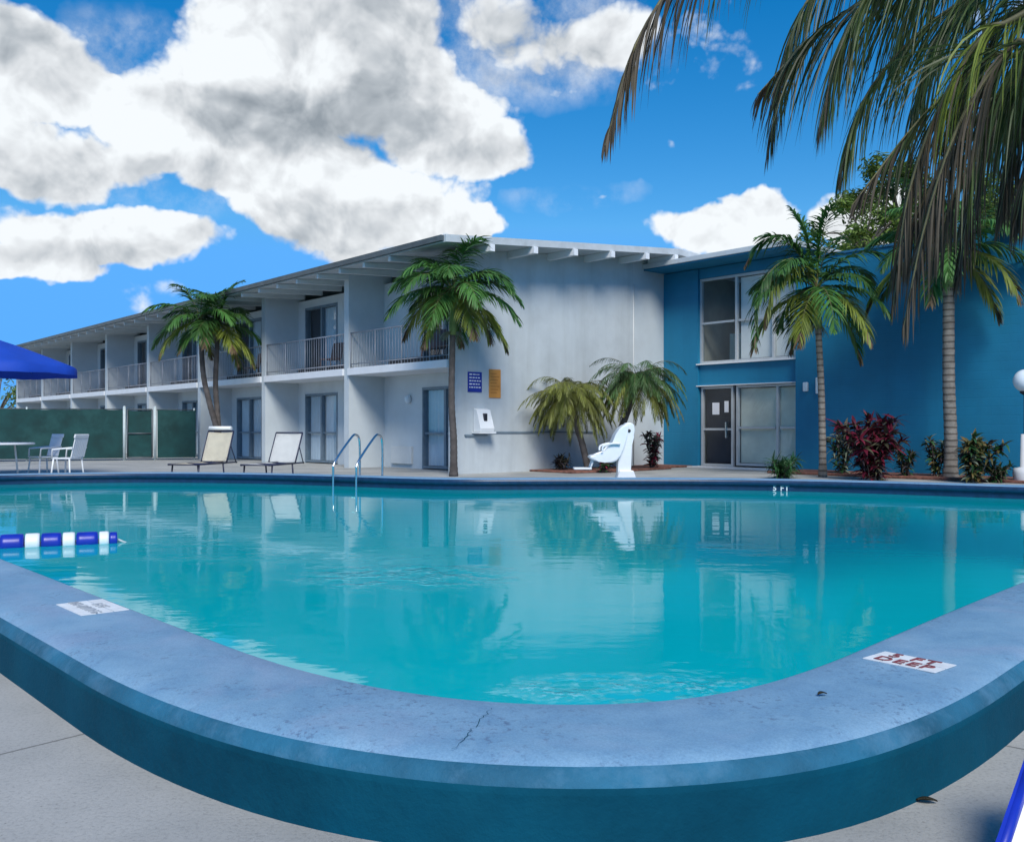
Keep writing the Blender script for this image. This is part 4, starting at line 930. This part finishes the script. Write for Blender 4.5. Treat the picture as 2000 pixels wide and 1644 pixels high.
bmesh.ops.transform(b.bm, matrix=Matrix.Translation((x, -.142, z)) @ Matrix.Rotation(R(90), 4, 'X'), verts=b.bm.verts[:]); b.build('knob', MT['iron'], lift)

# lane line of floats
fl = thing('lane_float_line', 'line of navy and white floats lying on the water', 'float line', (0, 0, 0))
e0 = onz(229, 1059, ZW); e1 = onz(-40, 1071, ZW); dirv = (e1-e0); 
def fx(xp): return e0.lerp(e1, (229-xp)/(229+40.))
zc = ZW+.03
segs = [(229, 213, 'float_blue', .064), (212, 192, 'float_white', .072), (190, 146, 'float_blue', .074), (144, 119, 'float_white', .076), (117, 77, 'float_blue', .078), (75, 46, 'float_white', .08), (44, -2, 'float_blue', .08), (-3, -28, 'float_white', .08)]
for a, c, m, r in segs:
    A, B = fx(a), fx(c); A.z = B.z = zc; f = MB(); k = 8
    f.tube([A.lerp(B, (0, .04, .2, .35, .5, .65, .8, .96, 1)[i]) for i in range(k+1)], [r*1.1*(.72 if i in (0, k) else (.97 if i in (1, k-1) else 1)) for i in range(k+1)], 14); f.build('float', MT[m], fl)
c = MB(); A = fx(229); B = fx(-40); A.z = B.z = zc; c.tube([A+(A-B).normalized()*.12+Vector((0, 0, -.06)), A, B], .012, 6); c.build('rope', MT['rope'], fl)

# striped deck chair at the near right, mostly outside the picture
dc = thing('striped_deck_chair', 'blue and white striped deck chair on the near right deck', 'deck chair', (1.66, 2.15, 0), R(0))
def stripe_sheet():
    s = MB(); nx = 16
    P = [at(2003, 1474, 2.45), at(1973, 1560, 2.34), at(1936, 1665, 2.22), at(1905, 1745, 2.14)]
    P = [p-Vector((1.66, 2.15, 0)) for p in P]
    wdt = Vector((.60, .10, .02)); rows = []
    for p in smooth_path(P, 14): rows.append([s.bm.verts.new(p+wdt*(i/nx)+Vector((0, 0, -.04*math.sin(math.pi*i/nx)))) for i in range(nx+1)])
    for a, d in zip(rows, rows[1:]):
        for i in range(nx):
            f = s.bm.faces.new((a[i], a[i+1], d[i+1], d[i])); f.material_index = 0 if i % 4 == 0 else 1; f.smooth = True
    return s.build('sling', [MT['float_blue'], MT['white_cloth']], dc), P, wdt
_, P, wdt = stripe_sheet()
f = MB()
for q in (Vector((.02, 0, -.015)), wdt-Vector((.02, 0, .015))): f.tube([P[0]+q+Vector((0.02, .03, .02)), P[-1]+q], .016, 8)
f.tube([P[0]+Vector((.04, .03, .0)), P[0]+wdt+Vector((0, .03, 0))], .016, 8)
f.build('frame', MT['float_blue'], dc)
for q in (Vector((.03, .0, 0)), wdt-Vector((.03, 0, 0))):
    a = P[0]+q; l = MB(); l.tube([a, Vector((a.x, a.y+.12, 0))], .015, 7); l.build('leg', MT['plastic'], dc)
    a = P[2]+q; l = MB(); l.tube([a-Vector((0, 0, .02)), Vector((a.x, a.y-.05, 0))], .015, 7); l.build('leg', MT['plastic'], dc)

# fallen leaves
def fallen_leaf(label, p, a, l, w):
    b = MB(); k = 8; rows = []
    for i in range(k+1):
        f = i/k; ww = w*math.sin(math.pi*min(1, f*.94+.03))**.8
        rows.append([b.bm.verts.new(((f-.5)*l, sy*ww, .003+.004*(sy*sy)+.005*math.sin(f*3))) for sy in (-1, 0, 1)])
    for r0_, r1_ in zip(rows, rows[1:]):
        for j in range(2): b.bm.faces.new((r0_[j], r1_[j], r1_[j+1], r0_[j+1]))
    bmesh.ops.solidify(b.bm, geom=b.bm.faces[:], thickness=.001)
    o = b.build('fallen_leaf', MT['brown_leaf'], None, True); o.location = p; o.rotation_euler = (0, 0, a); tag(o, label, 'leaf')
fallen_leaf('small dark fallen leaf lying on the pool edge below the red lettered plate', onz(1606, 1358, ZC+.002), .3, .035, .012)
fallen_leaf('dark fallen leaf lying on the deck against the foot of the pool wall', onz(1810, 1566, .003), -.2, .06, .016)
# globe lamp
lpz = onz(2003, 943, 0)
gl = thing('globe_lamp', 'white globe lamp on a post at the right edge', 'lamp', lpz)
p = MB(); p.lathe([(.22, 0.03), (.24, .2), (.22, .3), (.10, .33), (.085, 1.0), (0, 1.0)], 16); p.build('pedestal', MT['concrete_base'], gl)
p = MB(); p.tube([(0, 0, .95), (0, 0, 1.82)], .035, 10); p.lathe([(.04, 1.8), (.11, 1.84), (.10, 1.88), (.03, 1.88)], 16); p.build('pole', MT['iron'], gl)
p = MB(); p.lathe([(max(0.0, .235*math.sin(math.pi*i/16)), 2.09-.235*math.cos(math.pi*i/16)) for i in range(17)], 24); p.build('globe', MT['globe'], gl)

# balcony chairs
def balcony_chair(label, x, y, z, rz):
    w_ = loc2w(x, y, z); o = thing('balcony_chair', label, 'chair', w_, BA+rz, 'brown chairs on the balconies')
    p = MB(); p.box(-.24, .24, -.22, .22, .38, .42, .01); p.build('seat', MT['brown_seat'], o)
    p = MB(); p.box(-.24, .24, -.02, .02, 0, .52, .015, Matrix.Translation((0, .22, .42)) @ Matrix.Rotation(R(-12), 4, 'X')); p.build('backrest', MT['brown_seat'], o)
    for sx in (-.21, .21):
        for sy in (-.19, .19):
            q = MB(); q.tube([(sx, sy, .38), (sx*1.08, sy*1.1, 0)], .018, 6); q.build('leg', MT['brown_seat'], o)
    return o
for (x, rz, lab) in ((-1.0, 0, 'brown balcony chair behind the corner palm crown'), (-1.75, .4, 'brown chair on the nearest upper balcony'), (-7.0, .2, 'brown chair on the second upper balcony'), (-12.4, -.2, 'brown chair on the third upper balcony')):
    balcony_chair(lab, x, .62, SLAB+.201, rz)

# ------------------------------------------------------------------ sky, sun, camera
SUN_AZ = math.atan2(.14, -.99); SUN_EL = R(43)       # measured clockwise from +Y
def make_world():
    wd = bpy.data.worlds.new('World'); SC.world = wd; wd.use_nodes = True; nt = wd.node_tree; nt.nodes.clear()
    out = N(nt, 'ShaderNodeOutputWorld'); bg = N(nt, 'ShaderNodeBackground', i_Strength=.09)
    sky = N(nt, 'ShaderNodeTexSky', sky_type='NISHITA'); sky.sun_disc = False; sky.sun_elevation = SUN_EL; sky.sun_rotation = SUN_AZ
    sky.air_density = 1.0; sky.dust_density = .1; sky.ozone_density = 3.0; sky.altitude = 0
    hs = N(nt, 'ShaderNodeHueSaturation', i_Saturation=1.45, i_Value=.60); L(nt, sky.outputs[0], hs.inputs['Color'])
    tc = N(nt, 'ShaderNodeTexCoord'); sp = N(nt, 'ShaderNodeSeparateXYZ'); L(nt, tc.outputs['Generated'], sp.inputs[0])
    def mth(op, a, b=None, clamp=False):
        m = N(nt, 'ShaderNodeMath', operation=op); m.use_clamp = clamp
        for k, v in enumerate((a, b)):
            if v is None: continue
            if isinstance(v, (int, float)): m.inputs[k].default_value = v
            else: L(nt, v, m.inputs[k])
        return m.outputs[0]
    # warp the lookup a little so that cloud outlines curl
    wn = N(nt, 'ShaderNodeTexNoise', i_Scale=7.0, i_Detail=5, i_Roughness=.6); L(nt, tc.outputs['Generated'], wn.inputs[0])
    ws = N(nt, 'ShaderNodeSeparateColor'); L(nt, wn.outputs['Color'], ws.inputs[0])
    az = mth('ADD', mth('ARCTAN2', sp.outputs[0], sp.outputs[1]), mth('MULTIPLY', mth('SUBTRACT', ws.outputs[0], .5), .11))
    el = mth('ADD', mth('ARCSINE', sp.outputs[2]), mth('MULTIPLY', mth('SUBTRACT', ws.outputs[1], .5), .075))
    def blob(x, y, rx, ry):
        a = math.atan((x-1000)/F); e = math.atan((HOR-y)/F*math.cos(a))
        dx = mth('DIVIDE', mth('SUBTRACT', az, a), rx/F); dy = mth('DIVIDE', mth('SUBTRACT', el, e), ry/F)
        d2 = mth('ADD', mth('MULTIPLY', dx, dx), mth('MULTIPLY', dy, dy))
        return mth('MAXIMUM', mth('SUBTRACT', 1.0, d2), 0)
    def comb(lst):
        r = None
        for args in lst:
            k = args[4] if len(args) > 4 else 1.0; v = blob(*args[:4])
            if k != 1.0: v = mth('MULTIPLY', v, k)
            r = v if r is None else mth('MAXIMUM', r, v)
        return r
    clouds = comb([(620, 50, 310, 180), (540, 190, 300, 140), (740, 170, 235, 150), (290, 245, 100, 70), (20, 115, 190, 110), (150, 180, 130, 60, .8), (30, 305, 250, 80), (330, 300, 180, 42, .7), (700, 400, 270, 100), (860, 300, 175, 80),
                   (190, 450, 240, 60), (50, 505, 150, 40), (920, 440, 90, 40), (560, 330, 260, 80), (1010, 35, 170, 85, .55), (1150, 70, 180, 90, .55), (1430, 455, 180, 60), (1700, 425, 130, 60), (1470, 425, 80, 55), (1090, 180, 70, 26, .40), (1330, 293, 34, 15, .22), (1125, 392, 110, 14, .36),
                   (-500, 200, 500, 200), (2700, 300, 500, 220), (3300, 100, 500, 260), (-1400, 100, 600, 300), (5000, 200, 700, 300), (-3500, 0, 900, 350)])
    dirs = tc.outputs['Generated']
    def fbm(vec, sc, det, rough): 
        n_ = N(nt, 'ShaderNodeTexNoise', i_Scale=sc, i_Detail=det, i_Roughness=rough); L(nt, vec, n_.inputs[0]); return n_.outputs[0]
    def puff(vec, det):
        wv = N(nt, 'ShaderNodeTexNoise', i_Scale=14, i_Detail=2, i_Roughness=.5); L(nt, vec, wv.inputs[0])
        sc_ = N(nt, 'ShaderNodeVectorMath', operation='SCALE'); sc_.inputs['Scale'].default_value = .05; L(nt, wv.outputs['Color'], sc_.inputs[0])
        ad = N(nt, 'ShaderNodeVectorMath', operation='ADD'); L(nt, vec, ad.inputs[0]); L(nt, sc_.outputs[0], ad.inputs[1])
        v = N(nt, 'ShaderNodeTexVoronoi', feature='F1', i_Scale=17.0, i_Detail=det, i_Roughness=.5, normalize=True); v.inputs['Lacunarity'].default_value = 2.2
        L(nt, ad.outputs[0], v.inputs['Vector']); return mth('SUBTRACT', 1.0, v.outputs['Distance'])
    off = N(nt, 'ShaderNodeVectorMath', operation='ADD'); off.inputs[1].default_value = (-.005, .0, .014); L(nt, dirs, off.inputs[0])
    f1 = fbm(dirs, 8.0, 8, .55); p1 = puff(dirs, 3.0); p2 = puff(off.outputs[0], 3.0)
    f1b, f2 = p1, p2
    dens = mth('ADD', mth('ADD', clouds, mth('MULTIPLY', mth('SUBTRACT', f1, .5), 1.6)), mth('MULTIPLY', mth('SUBTRACT', p1, .66), 1.0))
    mask = N(nt, 'ShaderNodeMapRange', interpolation_type='SMOOTHSTEP', i_1=.26, i_2=.52); L(nt, dens, mask.inputs[0])
    below = N(nt, 'ShaderNodeMapRange', interpolation_type='SMOOTHSTEP', i_1=.0, i_2=.08); L(nt, sp.outputs[2], below.inputs[0])
    mk = mth('MULTIPLY', mask.outputs[0], below.outputs[0])
    veil = comb([(1080, 60, 280, 150), (330, 340, 230, 90, .8), (900, 130, 190, 80, .8), (250, 110, 150, 90, .7), (1130, 395, 160, 30, .5), (130, 270, 200, 60, .7)])
    vn = N(nt, 'ShaderNodeMapRange', interpolation_type='SMOOTHSTEP', i_1=.36, i_2=.72, i_3=0, i_4=.85); L(nt, fbm(dirs, 11.0, 9, .62), vn.inputs[0])
    mk = mth('MAXIMUM', mk, mth('MULTIPLY', mth('MULTIPLY', mth('MINIMUM', mth('MULTIPLY', veil, 1.6), 1.0), vn.outputs[0]), .9))
    thick = mth('MINIMUM', dens, 1.0)
    grey = comb([(610, 240, 330, 85, 1.25), (690, 150, 210, 190, .7), (560, 470, 230, 60, .7), (60, 90, 200, 80, .7), (60, 320, 220, 60, .55), (200, 490, 200, 35, .55), (900, 320, 200, 60, .55), (720, 430, 260, 60, .5), (780, 30, 260, 130, .6), (1060, 70, 220, 110, .7), (330, 330, 170, 50, .6)])
    bright = comb([(620, 145, 80, 60), (270, 240, 80, 55), (420, 120, 110, 60, .6), (760, 380, 200, 60, .6)])
    lit = mth('MULTIPLY', mth('SUBTRACT', f1b, f2), 3.6)       # billows lit from above
    g = mth('ADD', mth('MULTIPLY', grey, .66), mth('MULTIPLY', lit, -.55))
    g = mth('SUBTRACT', g, mth('MULTIPLY', bright, .45))
    g = mth('ADD', g, mth('MULTIPLY', mth('SUBTRACT', thick, .6), .18))
    cc = ramp(nt, g, [(.0, (4.1, 4.3, 4.45)), (.28, (3.3, 3.45, 3.6)), (.6, (2.2, 2.4, 2.6)), (1.0, (1.3, 1.5, 1.7))])
    mx = N(nt, 'ShaderNodeMix', data_type='RGBA'); L(nt, mk, mx.inputs[0]); dk = N(nt, 'ShaderNodeMix', data_type='RGBA', blend_type='DARKEN', i_0=1.0); dk.inputs[7].default_value = (.50, 1.95, 4.6, 1); L(nt, hs.outputs[0], dk.inputs[6]); L(nt, dk.outputs[2], mx.inputs[6]); L(nt, cc, mx.inputs[7])
    L(nt, mx.outputs[2], bg.inputs[0]); L(nt, bg.outputs[0], out.inputs[0])
    wd.cycles.sampling_method = 'MANUAL'; wd.cycles.sample_map_resolution = 1024
make_world()
sd = bpy.data.lights.new('sun', 'SUN'); sd.energy = 1.5; sd.angle = R(24); sd.color = (1, .95, .87)
so = bpy.data.objects.new('sun', sd); COL.objects.link(so)
sv = Vector((math.sin(SUN_AZ)*math.cos(SUN_EL), math.cos(SUN_AZ)*math.cos(SUN_EL), math.sin(SUN_EL)))
so.rotation_euler = sv.to_track_quat('Z', 'Y').to_euler(); so.location = sv*60
cd = bpy.data.cameras.new('camera'); co = bpy.data.objects.new('camera', cd); COL.objects.link(co)
co.location = (0, 0, HC); co.rotation_euler = (R(90), 0, 0); cd.sensor_width = 36; cd.lens = 36*F/2000; cd.shift_y = (HOR-822)/2000
cd.clip_start = .05; cd.clip_end = 3000; SC.camera = co
SC.view_settings.view_transform = 'Standard'; SC.view_settings.look = 'None'; SC.view_settings.exposure = 1.33; SC.view_settings.gamma = 1
SC.cycles.use_denoising = True; SC.cycles.max_bounces = 8; SC.cycles.transparent_max_bounces = 12
SC.cycles.caustics_reflective = False; SC.cycles.caustics_refractive = False
